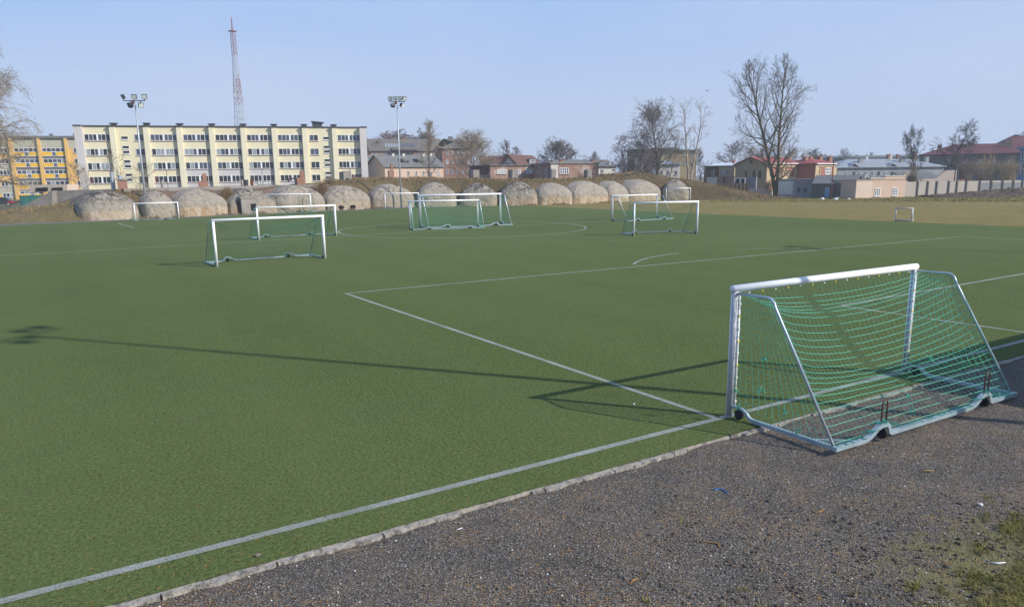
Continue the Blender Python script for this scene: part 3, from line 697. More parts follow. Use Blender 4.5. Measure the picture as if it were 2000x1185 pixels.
def make_dome(k, xl, xr, yt, dk):
    A, B = on_base(xl), on_base(xr); mid = (A+B)/2; w_ = (B-A).length; ang = math.atan2(B.y-A.y, B.x-A.x)
    dr = 1.9 if k == 0 else .75; inward = Vector((-math.sin(ang), math.cos(ang), 0)); cen = mid+inward*dr
    cx = (xl+xr)/2; topd = cen; h = zat(topd.x, topd.y, yt); rs = random.Random(k); off = Vector((k*13.1, k*7.7, 0))
    V, Fq = [], []; hb = h*rs.uniform(.30, .38); NO, NR = 40, 20; pw = rs.uniform(1.2, 1.42)
    out = []
    for i in range(NO+1):                         # arch outline, foot to foot
        q = i/NO; a = PI*q; cx_ = math.cos(a); x = w_/2*(abs(cx_)**pw)*(1 if cx_ > 0 else -1); out.append((x, hb+(h-hb)*math.sin(a)))
    out = [(w_/2*1.01, -.3+(hb+.3)*v/4) for v in range(4)]+out+[(-w_/2*1.01, -.3+(hb+.3)*(3-v)/4) for v in range(4)]
    for j in range(NR+3):
        for (ox, oz) in out:
            if j <= NR:
                rho = (j/NR)**.8; x, z = ox*rho, -.3+(oz+.3)*rho; lb = max(0, (z-hb)/(h-hb)); y = (-dr*max(0, 1-rho**3.2)**.62+.30*dr*max(0, z)/h) if k == 0 else (-dr*max(0, 1-abs(2*x/w_/1.02)**5)**.5*(1-.6*rho**8*(z > 0))+1.35*lb**1.8)
            else: x, z, y = ox, oz, (.30*dr*max(0, oz)/h if k == 0 else 1.35*max(0, (oz-hb)/(h-hb))**1.8)+(j-NR)*1.8
            p = Vector((x, y, z)); q_ = p+off
            n_ = mnoise.fractal(q_*.55, 1., 2., 4)*.065+mnoise.fractal(q_*2.6, 1., 2., 3)*.05
            k2 = 1+(n_ if j > NR-4 else 0)*.35/max(1, w_/2)
            V.append((x*k2, y+n_*1.1, z*k2))
    n1 = len(out)
    for j in range(NR+2):
        for i in range(n1-1): Fq.append((j*n1+i, j*n1+i+1, (j+1)*n1+i+1, (j+1)*n1+i))
    t = thing('bunker', (cen.x, cen.y, 0), ang, DLAB[k], 'bunker', 'row of domed concrete bunkers')
    nmesh('vault_front', V, Fq, 'bunker_cracked' if k in (0, 3, 8, 9) else ('bunker_banded' if k in (2, 10, 11, 12, 13) else 'bunker_concrete'), t, True)
    if k == 3:                                    # porch with a doorway
        b = MB(); x0 = -w_*.16; b.box(x0-.95, -dr-.25, -.1, x0+.95, -dr+1.6, 1.75).box(x0-1.05, -dr-.32, 1.75, x0+1.05, -dr+1.4, 1.95); po = b.build('porch', 'slab_concrete', t)
        MB().box(x0+.12, -dr-.262, .35, x0+.75, -dr-.2, 1.15).build('opening', 'dark_void', po)
        MB().box(x0-1.25, -dr+.05, -.1, x0-.97, -dr+.5, 1.5).build('side_gap', 'dark_void', t)
    if k == 5:
        for xx in (-w_*.24, w_*.02):
            V2 = [(xx+.38*math.cos(a)*(1+.2*math.sin(3*a)), -dr*math.sqrt(max(0, 1-(2*xx/w_)**2))-.10, .28+.30*math.sin(a)) for a in np.linspace(0, 2*PI, 13)[:-1]]
            MB().poly(V2+[(x, y+.5, z) for x, y, z in V2], [tuple(range(12))]+[(i, i+12, (i+1) % 12+12, (i+1) % 12) for i in range(12)]).build('hole', 'dark_void', t)
    if k == 4:
        b = MB(); b.tube([(-.3, -dr-.35, 0), (-.3, -dr-.35, 1.6)], .04, 6); b.build('pipe', 'dark_steel', t)
for k_, a_ in enumerate(DOMES): make_dome(k_, *a_)

# ledge slab over the rubble slope
p0, p1 = on_base(243, 6.4), on_base(640, 6.4)
def along(name, mat, xa, xb, off, ya, yb, thick, depth, label, cat, n=24):
    V, Fq = [], []
    for i in range(n+1):
        px = xa+(xb-xa)*i/n; p = on_base(px, off, 3.5); zt = zat(p.x, p.y, ya+(yb-ya)*i/n)+.04*fbm(p.x, 3, .7)
        V += [(p.x, p.y, zt-thick), (p.x, p.y, zt), (p.x, p.y+depth, zt), (p.x, p.y+depth, zt-thick)]
    for i in range(n):
        for j in range(4): Fq.append((4*i+j, 4*i+(j+1) % 4, 4*i+4+(j+1) % 4, 4*i+4+j))
    o = nmesh(name, V, Fq, mat); o.data.polygons.foreach_set('use_smooth', [False]*len(Fq))
    return tag(o, label, cat)
along('concrete_ledge', 'slab_concrete', 240, 640, 5.6, 369, 360, .55, 5, 'long grey concrete slab ledge along the top of the left bunkers', 'ledge')
# wing walls at the left end
def wall_quad(name, mat, pts, d0, d1, thick, label, cat):
    # front outline in photo pixels on a plane from depth d0 (left) to d1 (right), given real thickness
    xs = [p[0] for p in pts]; xa, xb = min(xs), max(xs)
    A, B = at(xa, 390, d0), at(xb, 390, d1); d = (B-A); d.z = 0; L = d.length; d.normalize(); n = Vector((d.y, -d.x, 0))
    o = thing(name, (A.x, A.y, 0), math.atan2(d.y, d.x)); P = []
    for x, y in pts:
        r_ = ray(x, y); t = (A-CAM).dot(n)/r_.dot(n); q_ = CAM+r_*t; P.append(((q_-A).dot(d), q_.z))
    b = MB().prism(P, 0, thick); ob = b.build(name, mat); ob.location = o.location; ob.rotation_euler = o.rotation_euler; bpy.data.objects.remove(o)
    return tag(ob, label, cat)
wall_quad('ramp_wall', 'slab_concrete', [(40, 404), (102, 372.5), (102, 402), (70, 404)], 96, 96, 1.2, 'sloping concrete ramp wall left of the dark joint in the wall', 'wall')
wall_quad('wing_wall', 'slab_concrete', [(105, 404), (105, 373), (150, 371), (216, 370), (216, 380), (150, 404)], 97, 97, 1.2, 'concrete wing wall between the ramp wall and the leftmost bunker', 'wall')
wall_quad('wing_wall', 'dark_void', [(101, 404), (101, 374), (106, 374), (106, 404)], 97.6, 97.6, .5, 'dark recess in the concrete wall beside the sloping ramp', 'wall')
g_ = thing('masonry_ruin', (0, 0, 0), 0, 'low masonry ruin with two dark barred openings behind the concrete ramp', 'ruin')
b = wall_quad('wall', 'pink_pale', [(58, 376), (58, 361.5), (131, 360), (131, 373)], 112, 112, 3, None, None); b.parent = g_
for xa, xb in ((70, 93), (101, 122)):
    b = wall_quad('opening', 'dark_void', [(xa, 374), (xa, 367), (xb, 366), (xb, 373)], 111.9, 111.9, .05, None, None); b.parent = g_
sk = thing('skip', tuple(at(64, 390, 108).xy)+(zat(*at(64, 390, 108).xy, 400),), .1, 'teal green metal skip behind the sloping concrete ramp', 'skip')
hh = zat(*at(64, 390, 108).xy, 382)-sk.location.z
MB().prism([(-1.5, 0), (1.5, 0), (1.75, hh), (-1.5, hh)], -.8, .8).build('body', 'teal_paint', sk)
for x in (-1.1, -.4, .3, 1.): MB().box(x-.05, -.87, .05, x+.05, -.8, hh-.1).build('rib', 'teal_paint', sk)
MB().box(-1.55, -.88, hh-.1, 1.8, .85, hh+.02).build('rim', 'teal_paint', sk)
cr_ = thing('parked_car', tuple(at(2, 398, 125).xy)+(zat(*at(2, 398, 125).xy, 402.5),), -.25, 'dark parked car with a red rear at the left edge, by the orange apartment block', 'car')
MB().prism([(-2.1, .3), (2.05, .28), (2.1, .8), (1.5, .95), (.95, 1.42), (-.7, 1.45), (-1.3, .98), (-2.1, .85)], -.85, .85).build('body', 'car_dark', cr_)
MB().prism([(-1.1, .98), (1.3, .96), (.85, 1.36), (-.65, 1.38)], -.86, -.84).build('side_window', 'glass_dark', cr_)
MB().box(2.0, -.8, .55, 2.12, -.45, .85).build('tail_light', 'car_red', cr_); MB().box(1.2, -.862, .5, 2.07, -.85, .8).build('rear_panel', 'car_red', cr_)
for x in (-1.3, 1.3):
    wv = MB().tube([(x, -.9, .31), (x, -.7, .31)], .31, 16).build('wheel', 'rubber', cr_); MB().tube([(x, -.91, .31), (x, -.89, .31)], .17, 12).build('hub', 'steel', wv)

# things standing on the bunker roof
def roof_block(name, mat, xl, xr, yb, yt, off, label, cat, cap=None, capmat=None, dark_side=False, group=None):
    p = on_base((xl+xr)/2, off, 3.8); d = (p-CAM).dot(FWD); w_ = (xr-xl)*d/F; zb = min(zat(p.x, p.y, yb), bank_z(p.x, off))-.3; zt = zat(p.x, p.y, yt)
    t = thing(name, (p.x, p.y, zb), -.12, label, cat, group); H = zt-zb; b = MB().box(-w_/2, -w_*.4, 0, w_/2, w_*.45, H)
    for i, v in enumerate(b.v): b.v[i] = (v[0]*(1+.04*R.uniform(-1, 1)), v[1], v[2]+.05*R.uniform(-1, 1))
    b.build('shaft', mat, t)
    if cap == 'slab': MB().box(-w_*.6, -w_*.5, H+.03, w_*.6, w_*.55, H+.16).build('cap', capmat or mat, t)
    if cap == 'pot':
        q_ = MB(); q_.box(-w_*.05, -w_*.25, H-.03, w_*.42, w_*.2, H+.75); q_.box(0, -w_*.2, H+.75, w_*.36, w_*.15, H+.9); q_.build('flue', 'brick', t)
    if dark_side: MB().box(-w_*.9, -w_*.35, 0, -w_/2-.02, w_*.3, H*.95).build('dark_side_box', 'dark_steel', t)  # dark box along the left side of the shaft
    MB().box(-w_*.18, -w_*.4-.03, H*.1, w_*.18, -w_*.4-.005, H*.4).build('vent', 'dark_void', t)
    return t
roof_block('brick_chimney', 'brick', 230, 247, 370, 352.5, 8, 'square brick chimney block in front of the cream apartment, left of the mast', 'chimney', 'slab', 'slab_concrete')
roof_block('brick_chimney', 'brick', 388, 405, 364, 354, 8, 'low brick chimney block with a narrow flue on the middle of the concrete ledge', 'chimney', 'pot')
roof_block('brick_chimney', 'brick', 579, 595, 359, 347, 8, 'brick chimney block with a bulbous flue, at the right end of the ledge', 'chimney', 'pot')
roof_block('brick_chimney', 'brick_old', 472, 474.5, 360, 352, 8, 'slim reddish stub on the ledge between two vents', 'chimney')
roof_block('vent_shaft', 'slab_concrete', 670, 685, 353, 334.5, 9, 'square concrete vent shaft in front of the right end of the cream building', 'vent', None, None, True)
roof_block('vent_shaft', 'slab_concrete', 922, 935, 350, 332, 9, 'concrete vent shaft on the bank below the broad willow', 'vent', None, None, True)
roof_block('vent_shaft', 'slab_concrete', 998, 1010, 348, 331, 9, 'concrete vent shaft in front of the left flat brick building', 'vent', None, None, True)
roof_block('vent_shaft', 'slab_concrete', 1075, 1085, 346, 330, 9, 'concrete vent shaft where the two brick buildings meet', 'vent', None, None, True)
roof_block('vent_shaft', 'slab_concrete', 1145, 1155, 349, 331, 9, 'concrete vent shaft at the right end of the flat brick buildings', 'vent', None, None, True)
roof_block('brick_chimney', 'brick_old', 759, 769, 353, 333, 8, 'rusty dark brick chimney on the bank just left of the middle mast', 'chimney', 'pot')
roof_block('brick_chimney', 'brick', 1197, 1210, 351, 340, 8, 'leftmost of three brick stubs on the right part of the bank', 'chimney', None, None, True)
roof_block('brick_chimney', 'brick', 1220, 1234, 345, 336, 10, 'middle brick stub on the crest of the bank by the birches', 'chimney')
roof_block('brick_chimney', 'brick', 1249, 1259, 349, 339, 8, 'right brick stub on the bank under the tall bare tree', 'chimney', None, None, True)
def rod(px, py_b, py_t, off, r, mat, name, label, cat, extra=None):
    p = on_base(px, off, 3.8); zb = bank_z(p.x, off)-.2; zt = zat(p.x, p.y, py_t); b = MB()
    P = [(0, 0, 0), (0, 0, zt-zb)]
    if extra == 'bend': P = [(0, 0, 0), (0, 0, zt-zb-.4), (-.15, 0, zt-zb-.08), (-.5, 0, zt-zb), (-.85, 0, zt-zb-.15), (-.95, 0, zt-zb-.5)]
    b.tube(P, r, 8); o = b.build(name, mat); o.location = (p.x, p.y, zb); return tag(o, label, cat)
rod(220, 370, 336, 9, .22, 'steel', 'vent_pipe', 'thick grey metal vent pipe in front of the cream building, left of the brick block', 'pipe')
rod(236, 352, 343, 8.2, .3, 'steel', 'vent_pipe', 'short grey metal box pipe on the brick block left of the mast', 'pipe')
rod(316, 366, 352, 8, .16, 'slab_concrete', 'vent_pipe', 'short stubby concrete vent right of the left mast', 'pipe')
rod(327, 366, 331, 8, .03, 'dark_steel', 'metal_rod', 'thin upright metal rod right of the left mast', 'rod')
rod(513, 360, 328, 8, .03, 'dark_steel', 'metal_rod', 'thin upright metal rod above the white sign board', 'rod')
rod(684, 352, 325, 10, .03, 'dark_steel', 'metal_rod', 'thin upright metal rod beside the concrete vent shaft', 'rod')
rod(480, 362, 351, 8, .28, 'dark_steel', 'vent_pipe', 'black metal vent hood on the ledge, left of the rust red pipe', 'pipe')
rod(491.5, 362, 350, 8, .17, 'rust', 'vent_pipe', 'rust red upright vent pipe on the ledge left of the sign board', 'pipe')
rod(577, 360, 348, 8, .10, 'dark_steel', 'vent_pipe', 'black bent vent pipe beside the right brick chimney on the ledge', 'pipe', 'bend')

# ------------------------------------------------------------------ floodlight masts
def mast(base, z0, ht, armw, lamps, ang, label, arm_ang, s=.25):
    t = thing('floodlight_mast', (base.x, base.y, z0), ang, label, 'floodlight', 'floodlight masts round the pitch')
    MB().tube([(0, 0, 0), (0, 0, ht*.5), (0, 0, ht)], [.12, .09, .06], 10).build('pole', 'steel', t, True)
    MB().box(-.25, -.25, 0, .25, .25, .06).build('base_plate', 'steel', t)
    MB().tube([(-armw/2, 0, ht), (armw/2, 0, ht)], .045, 6).build('crossbar', 'dark_steel', t)
    MB().box(-.32, -.1, ht-.28, -.02, .1, ht-.04).build('gear_box', 'rust', t)
    for x, up, yaw in lamps:
        l = MB(); z = ht+(.42 if up else -.42); c, sn = math.cos(yaw), math.sin(yaw); tl = .45
        P = []
        for (a, b_, cc) in [(-s, -.16, -s), (s, -.16, -s), (s, .16, -s*.7), (-s, .16, -s*.7), (-s, -.16, s), (s, -.16, s), (s, .16, s*.7), (-s, .16, s*.7)]:
            y2, z2 = b_*math.cos(tl)-cc*math.sin(tl), b_*math.sin(tl)+cc*math.cos(tl); y2, z2 = b_*math.cos(tl)+cc*math.sin(-tl), -b_*math.sin(-tl)+cc*math.cos(tl)
            P.append((x+a*c-y2*sn, a*sn+y2*c, z+z2))
        l.poly(P, [(0, 3, 2, 1), (4, 5, 6, 7), (1, 2, 6, 5), (2, 3, 7, 6), (3, 0, 4, 7), (0, 1, 5, 4)]); l.box(x-.03, -.03, min(ht, z), x+.03, .03, max(ht, z))
        lo = l.build('floodlight', 'dark_steel', t)
        cN = (Vector(P[0])+Vector(P[1])+Vector(P[4])+Vector(P[5]))/4; nn = (Vector(P[1])-Vector(P[0])).cross(Vector(P[4])-Vector(P[0])).normalized()
        MB().poly([Vector(cN)+(Vector(P[i])-cN)*.86+nn*.012 for i in (0, 1, 5, 4)], [(0, 1, 2, 3)]).build('lens', 'lamp_glass', lo)
    return t
m1 = ground(288, 424.5); zt1 = zat(m1.x, m1.y, 197); dm = (m1-CAM).dot(FWD)
a1 = math.atan2(RIGHT.y, RIGHT.x)
mast(m1, 0, zt1, 40*dm/F, [(-1.15, 1, -1.2), (-.02, 1, .25), (1.05, 1, .35), (-.5, 0, -1.9), (.6, 0, .6)], a1, 'left floodlight mast in front of the cream apartment, three lamps above the bar', 0)
m2 = on_base(784, -.9); zt2 = zat(m2.x, m2.y, 199)
mast(m2, 0, zt2, 31*(m2-CAM).dot(FWD)/F, [(-.85, 1, .1), (-.25, 1, .2), (.35, 1, .15), (.95, 1, .5), (-.55, 0, -2.6), (.6, 0, 1.1)], a1, 'middle floodlight mast in front of the bunkers, four lamps above the bar', 0)
# two masts outside the view on the sunny side throw their shadows across the turf
for (sx, sy), (qx, qy), Hm, lab in (((55, 655), (1170, 748), 16.5, 'floodlight mast on the near touchline outside the view, casting the long shadow'), ((1572, 484), (1990, 496.5), 16.5, 'floodlight mast on the right touchline outside the view')):
    tip = ground(sx, sy); b_ = Vector((tip.x, tip.y, 0))+SUN_H*(Hm/math.tan(EL))
    mast(b_, 0, Hm, 1.9, [(-.85, 1, 2.6), (-.6, 0, 2.9), (.35, 1, 3.3), (.85, 1, 3.6)], math.atan2(SUN_H.y, SUN_H.x)+PI/2, lab, 0, .17)
# hut outside the view whose shadow falls across the right end of the kerb
hx, hy = 4.45+SUN_H.x*3.1/math.tan(EL), .38+SUN_H.y*3.1/math.tan(EL)
hut = thing('changing_hut', (hx, hy, 0), 0, 'flat roofed wooden changing hut beside the cinder verge outside the right edge', 'hut')
MB().box(.15, -5, -.1, 7, -.15, 2.95).build('wall', 'brown_wood', hut); MB().box(0, -5.2, 2.953, 7.2, 0, 3.1).build('roof', 'slate', hut)
MB().box(1.5, -.148, 0, 2.4, -.11, 2.05).build('door', 'dark_plaster', hut)
# rust pole and debris at the far field edge
pl = ground(1623, 389.5); b = MB().tube([(0, 0, 0), (0, 0, zat(pl.x, pl.y, 313))], [.07, .05], 8); o = b.build('rust_pole', 'rust'); o.location = (pl.x, pl.y, 0)
tag(o, 'tall thin rust brown pole at the far edge of the dry field', 'pole')
for i, (x, y, r_, mt, lab) in enumerate([(1606, 390, .32, 'stone_white', 'pale rubble lump at the field edge left of the rust pole'), (1632, 391, .34, 'stone_white', 'pale stone lump at the foot of the rust pole'), (1635, 388.5, .4, 'dark_steel', 'dark lump of debris right behind the foot of the rust pole'), (1657, 390.5, .3, 'pink_pale', 'pinkish rubble lump at the field edge right of the rust pole'), (1551, 383, .35, 'stone_white', 'whitish stone lump near the foot of the big twin trunk tree')]):
    g = ground(x, y); b = MB(); rn = random.Random(i)
    b.poly([(vx*r_*rn.uniform(.8, 1.5), vy*r_, r_*.3+vz*r_*.7*rn.uniform(.7, 1.2)) for vx, vy, vz in ico], icf); o = b.build('debris', mt); o.location = (g.x, g.y, 0); tag(o, lab, 'debris')
# ------------------------------------------------------------------ trees
def grow(seed, bole=.2, nl=20, n2=7, n3=5, n4=2, spread=.30, a0=62, a1=22, jit=.10, trop=.35, droop=0., leaders=1, lean=.06, shape='oval', r0=.016, twist=0.):
    rn = random.Random(seed); T, K = [], []
    def rv(s): return Vector((rn.gauss(0, s), rn.gauss(0, s), rn.gauss(0, s)))
    def branch(p, d, L, r, re, n, j, tr, out):
        pts = [(p, d, r)]
        for i in range(n):
            d = (d+rv(j)+Vector((0, 0, tr/n))).normalized(); q = p+d*(L/n); a = r+(re-r)*i/n; b = r+(re-r)*(i+1)/n
            out.append((p, q, a, b)); p = q; pts.append((p, d, b))
        return pts
    def pick(pts, t):
        x = t*(len(pts)-1); i = min(int(x), len(pts)-2); f = x-i
        return pts[i][0].lerp(pts[i+1][0], f), pts[i][1].lerp(pts[i+1][1], f).normalized(), pts[i][2]+(pts[i+1][2]-pts[i][2])*f
    def side(d, ang, az):
        a = d.cross(Vector((.31, .17, .93))).normalized(); b = d.cross(a)
        return (d*math.cos(ang)+(a*math.cos(az)+b*math.sin(az))*math.sin(ang)).normalized()
    def env(t):
        if shape == 'oval': return max(.12, math.sin(PI*(.12+.80*t)))**.8
        if shape == 'round': return max(.2, math.sin(PI*(.22+.62*t)))
        if shape == 'cone': return .25+.75*(1-t)
        if shape == 'vase': return .45+.55*t if t < .75 else 1-(t-.75)*1.6
        return .7
    for l in range(leaders):
        az0 = 2*PI*l/leaders+rn.uniform(-.3, .3)+twist
        d0 = Vector((math.cos(az0)*lean, math.sin(az0)*lean*.4, 1)).normalized()
        p0 = Vector((0, 0, 0))
        tk = branch(p0, d0, 1., r0/(leaders**.5), r0*.12, 14, jit*.35, .25, T)
        az = rn.uniform(0, 6)
        for i in range(nl//leaders):
            tt = (i+rn.uniform(.2, .8))/(nl//leaders); t = bole+(1-bole)*tt*.98
            p, d, r = pick(tk, t); az += 2.4+rn.uniform(-.5, .5)
            ang = math.radians(a0+(a1-a0)*tt+rn.uniform(-9, 9)); L = spread*env(tt)*rn.uniform(.75, 1.15)
            lb = branch(p, side(d, ang, az), L, min(r*.6, r0*.42*(1-.6*tt)+.0008), .0012, 7, jit, trop-droop*.5, T)
            for k in range(n2):
                u = .2+.8*(k+rn.random())/n2; p2, d2, r2 = pick(lb, u)
                L2 = L*rn.uniform(.32, .6)*(1.15-.55*u)
                b2 = branch(p2, side(d2, math.radians(rn.uniform(25, 60)), rn.uniform(0, 6.28)), L2, max(r2*.6, .0011), .0007, 4, jit*1.3, trop*.6-droop, K)
                for q in range(n3):
                    u3 = .2+.8*(q+rn.random())/n3; p3, d3, r3 = pick(b2, u3); L3 = L2*rn.uniform(.3, .55)
                    b3 = branch(p3, side(d3, math.radians(rn.uniform(20, 60)), rn.uniform(0, 6.28)), L3, .0009, .0006, 3, jit*1.5, trop*.5-droop*1.4, K)
                    for z in range(n4):
                        p4, d4, r4 = pick(b3, rn.uniform(.2, .95))
                        branch(p4, side(d4, math.radians(rn.uniform(20, 55)), rn.uniform(0, 6.28)), L3*rn.uniform(.4, .7), .0007, .0005, 2, jit*1.5, -droop*1.5, K)
    return T, K
KINDS = dict(
 poplar=dict(bole=.12, nl=48, n2=8, n3=6, n4=3, spread=.33, a0=66, a1=32, leaders=2, lean=.115, trop=.55, jit=.09, shape='oval', r0=.026),
 tall=dict(bole=.20, nl=40, n2=8, n3=6, n4=2, spread=.44, a0=50, a1=18, trop=.35, shape='oval', r0=.020),
 twin=dict(bole=.22, nl=22, n2=6, n3=3, n4=1, spread=.26, a0=40, a1=14, leaders=2, lean=.10, trop=.5, shape='vase', r0=.022, jit=.13),
 willow=dict(bole=.16, nl=34, n2=9, n3=6, n4=2, spread=.60, a0=58, a1=6, trop=.75, shape='round', r0=.022, jit=.08),
 round=dict(bole=.18, nl=22, n2=7, n3=5, n4=2, spread=.46, a0=62, a1=18, trop=.35, shape='round', r0=.02),
 birch=dict(bole=.22, nl=26, n2=8, n3=5, n4=2, spread=.26, a0=50, a1=28, trop=.3, droop=.45, shape='oval', r0=.012),
 slim=dict(bole=.2, nl=26, n2=6, n3=4, n4=1, spread=.26, a0=34, a1=14, trop=.5, shape='oval', r0=.012),
 gnarl=dict(bole=.28, nl=20, n2=8, n3=6, n4=2, spread=.38, a0=58, a1=24, trop=.2, leaders=1, jit=.24, shape='round', r0=.022),
 sparse=dict(bole=.25, nl=14, n2=5, n3=3, n4=1, spread=.36, a0=48, a1=20, trop=.3, jit=.16, shape='oval', r0=.012),
 weep=dict(bole=.18, nl=30, n2=9, n3=6, n4=2, spread=.40, a0=70, a1=30, trop=.1, droop=.5, shape='oval', r0=.018, jit=.14))
def tree(label, px, pyb, pyt, wpx, d, kind, seed, bark='bark_grey', twig='twig_grey', z0=0., tw=1., group=None, name='bare_tree', **kw):
    P = at(px, pyb, d); zt = zat(P.x, P.y, pyt); H = zt-z0; W_ = wpx*d/F
    sp = dict(KINDS[kind]); sp.update(kw); T, K = grow(seed, **sp)
    pts = np.array([s[1] for s in T+K]); x0, x1 = np.quantile(pts[:, 0], [.01, .99]); zm = pts[:, 2].max()
    sx = W_/(x1-x0); sz = H/zm
    S = lambda v: (v[0]*sx, v[1]*sx, v[2]*sz)
    rs = (sz*2+sx)/3 if sx < sz else sz
    t = thing(name, (P.x, P.y, z0), a1, label, 'tree', group)
    mn = .000115*d*tw
    V, Fq = segtubes([(S(a), S(b), max(c*rs, mn*1.3), max(e*rs, mn*1.1)) for a, b, c, e in T], 6); nmesh('trunk', V, Fq, bark, t, True)
    V, Fq = segtubes([(S(a), S(b), max(c*rs*.8, mn), max(e*rs*.8, mn*.75)) for a, b, c, e in K], 3); nmesh('crown', V, Fq, twig, t)
    return t
tree('tallest bare tree with two trunks forking from one leaning base, by the grey ruined shed', 1514, 381, 97, 128, 128, 'poplar', 5, 'bark_moss', 'twig_grey', tw=.7)
tree('big bare tree with pale twigs reaching in from the left edge of the view', -30, 400, 48, 215, 112, 'weep', 12, 'bark_grey', 'twig_yellow', n2=12, n3=9, tw=1.45, nl=46, shape='round', spread=.42, droop=.38)
tree('tall bare tree with a broad upswept crown, left of the pale twin trunk tree', 1279, 345, 184, 104, 150, 'tall', 26, 'bark_grey', 'twig_grey')
tree('pale barked thin tree with two parallel trunks, right of the broad tall bare tree', 1346, 345, 186, 58, 150, 'twin', 8, 'bark_pale', 'twig_tan')
tree('broad tan willow with a dense dome of upright twigs before the brick school', 923, 345, 246, 96, 165, 'willow', 31, 'bark_grey', 'twig_tan', tw=1.15)
tree('slim upright bare tree in front of the grey roofed low house', 838, 345, 229, 44, 168, 'slim', 14, 'bark_grey', 'twig_tan', n2=8, n3=5)
tree('wide bare treetop behind the left part of the brick school roof', 766, 345, 251, 110, 300, 'round', 41, 'bark_grey', 'twig_purple', tw=2.4, n2=9, n3=7)
tree('bare treetop behind the right part of the brick school roof', 808, 345, 250, 84, 305, 'round', 42, 'bark_grey', 'twig_purple', tw=2.4, n2=9, n3=7)
tree('bare tree partly hidden by the right end of the cream apartment', 722, 345, 272, 34, 230, 'slim', 43, 'bark_grey', 'twig_grey')
tree('small purplish birch standing alone against the sky above the flat brick building', 1015, 340, 285, 27, 215, 'birch', 51, 'bark_grey', 'twig_purple')
tree('faint bare tree just right of the broad willow', 979, 340, 271, 26, 220, 'birch', 52, 'bark_grey', 'twig_purple')
tree('dark bare cone shaped tree behind the right flat brick building', 1084, 340, 263, 66, 205, 'tall', 61, 'bark_dark', 'twig_purple', bole=.12, spread=.5, a0=60, tw=1.3)
tree('low bare tree right of the dark cone shaped tree', 1112, 340, 283, 46, 215, 'round', 62, 'bark_dark', 'twig_grey')
tree('small faint round bare tree over the low grey roofs', 1155, 340, 294, 48, 270, 'round', 63, 'bark_dark', 'twig_purple')
for i, (x, yt, w_, lab) in enumerate([(1212, 262, 40, 'leftmost of the white stemmed birches on the bank'), (1236, 250, 46, 'middle white stemmed birch behind the brick stubs'), (1253, 262, 40, 'white stemmed birch closest to the tall broad bare tree')]):
    tree(lab, x, 345, yt, w_, 138, 'birch', 70+i, 'bark_birch', 'twig_purple', group='birches behind the bank', name='birch_tree')
tree('thin leaning tree with a forked trunk, between the tall tree and the yellow house', 1302, 345, 252, 52, 145, 'sparse', 76, 'bark_moss', 'twig_grey')
tree('brownish small tree right behind the pale twin trunk tree', 1367, 345, 288, 32, 158, 'slim', 77, 'bark_grey', 'twig_purple')
tree('grey round bare tree behind the white roofed house', 1418, 340, 271, 62, 235, 'round', 81, 'bark_dark', 'twig_purple')
for i, (x, yt, w_, lab) in enumerate([(1464, 284, 54, 'bare treetop behind the left end of the red roof'), (1500, 279, 56, 'bare treetop behind the red roof, left of the twin trunk tree'), (1545, 281, 60, 'bare treetop behind the red roof, right of the twin trunk tree'), (1586, 287, 48, 'bare treetop behind the right end of the red roof')]):
    tree(lab, x, 340, yt, w_, 240, 'round', 83+i, 'bark_grey', 'twig_grey' if i % 2 else 'twig_tan', group='treetops behind the red roofed house')
tree('small bare tree against the sky over the long grey metal roof', 1646, 335, 287, 38, 300, 'round', 91, 'bark_dark', 'twig_purple', n3=3)
tree('tiny bare treetop over the middle of the long grey metal roof', 1699, 335, 296, 24, 330, 'round', 92, 'bark_dark', 'twig_purple', n3=3)
tree('dark gnarled bare tree, left one of the pair by the maroon roof', 1791, 350, 238, 40, 150, 'gnarl', 95, 'bark_dark', 'bark_dark', leaders=2, lean=.12)
tree('dark gnarled bare tree with a rounder crown, right of the pair at the maroon roof', 1834, 350, 231, 62, 158, 'gnarl', 96, 'bark_dark', 'bark_dark')
tree('leaning bare sapling right of the gnarled pair, in front of the maroon roof', 1852, 345, 288, 30, 152, 'sparse', 97, 'bark_dark', 'twig_grey', lean=.3)
tree('bare treetop peeping over the lower maroon roof ridge', 1893, 330, 267, 32, 300, 'round', 98, 'bark_dark', 'twig_purple', n3=3)
tree('bare treetop peeping over the high end of the maroon roof', 1985, 330, 255, 44, 310, 'round', 99, 'bark_dark', 'twig_purple', n3=3)
tree('small leafless tree before the joint of the orange and cream apartment blocks', 150, 385, 312, 44, 122, 'sparse', 101, 'bark_moss', 'twig_yellow', n2=7, n3=4)
tree('small leafless tree before the stair windows of the cream apartment', 243, 372, 288, 46, 128, 'sparse', 102, 'bark_moss', 'twig_yellow', n2=6, n3=4)
tree('small leafless tree right beside the left mast before the cream apartment', 275, 372, 312, 52, 130, 'sparse', 103, 'bark_moss', 'twig_yellow', n2=6, n3=4)
tree('whitish thin shrub tree against the grey end pilaster of the cream apartment', 170, 380, 322, 26, 126, 'sparse', 104, 'bark_pale', 'bark_pale', n2=6, n3=4)
tree('thin light bare tree growing at the foot of the pink ruin', 1786, 358, 318, 18, 122, 'slim', 105, 'bark_pale', 'twig_yellow')
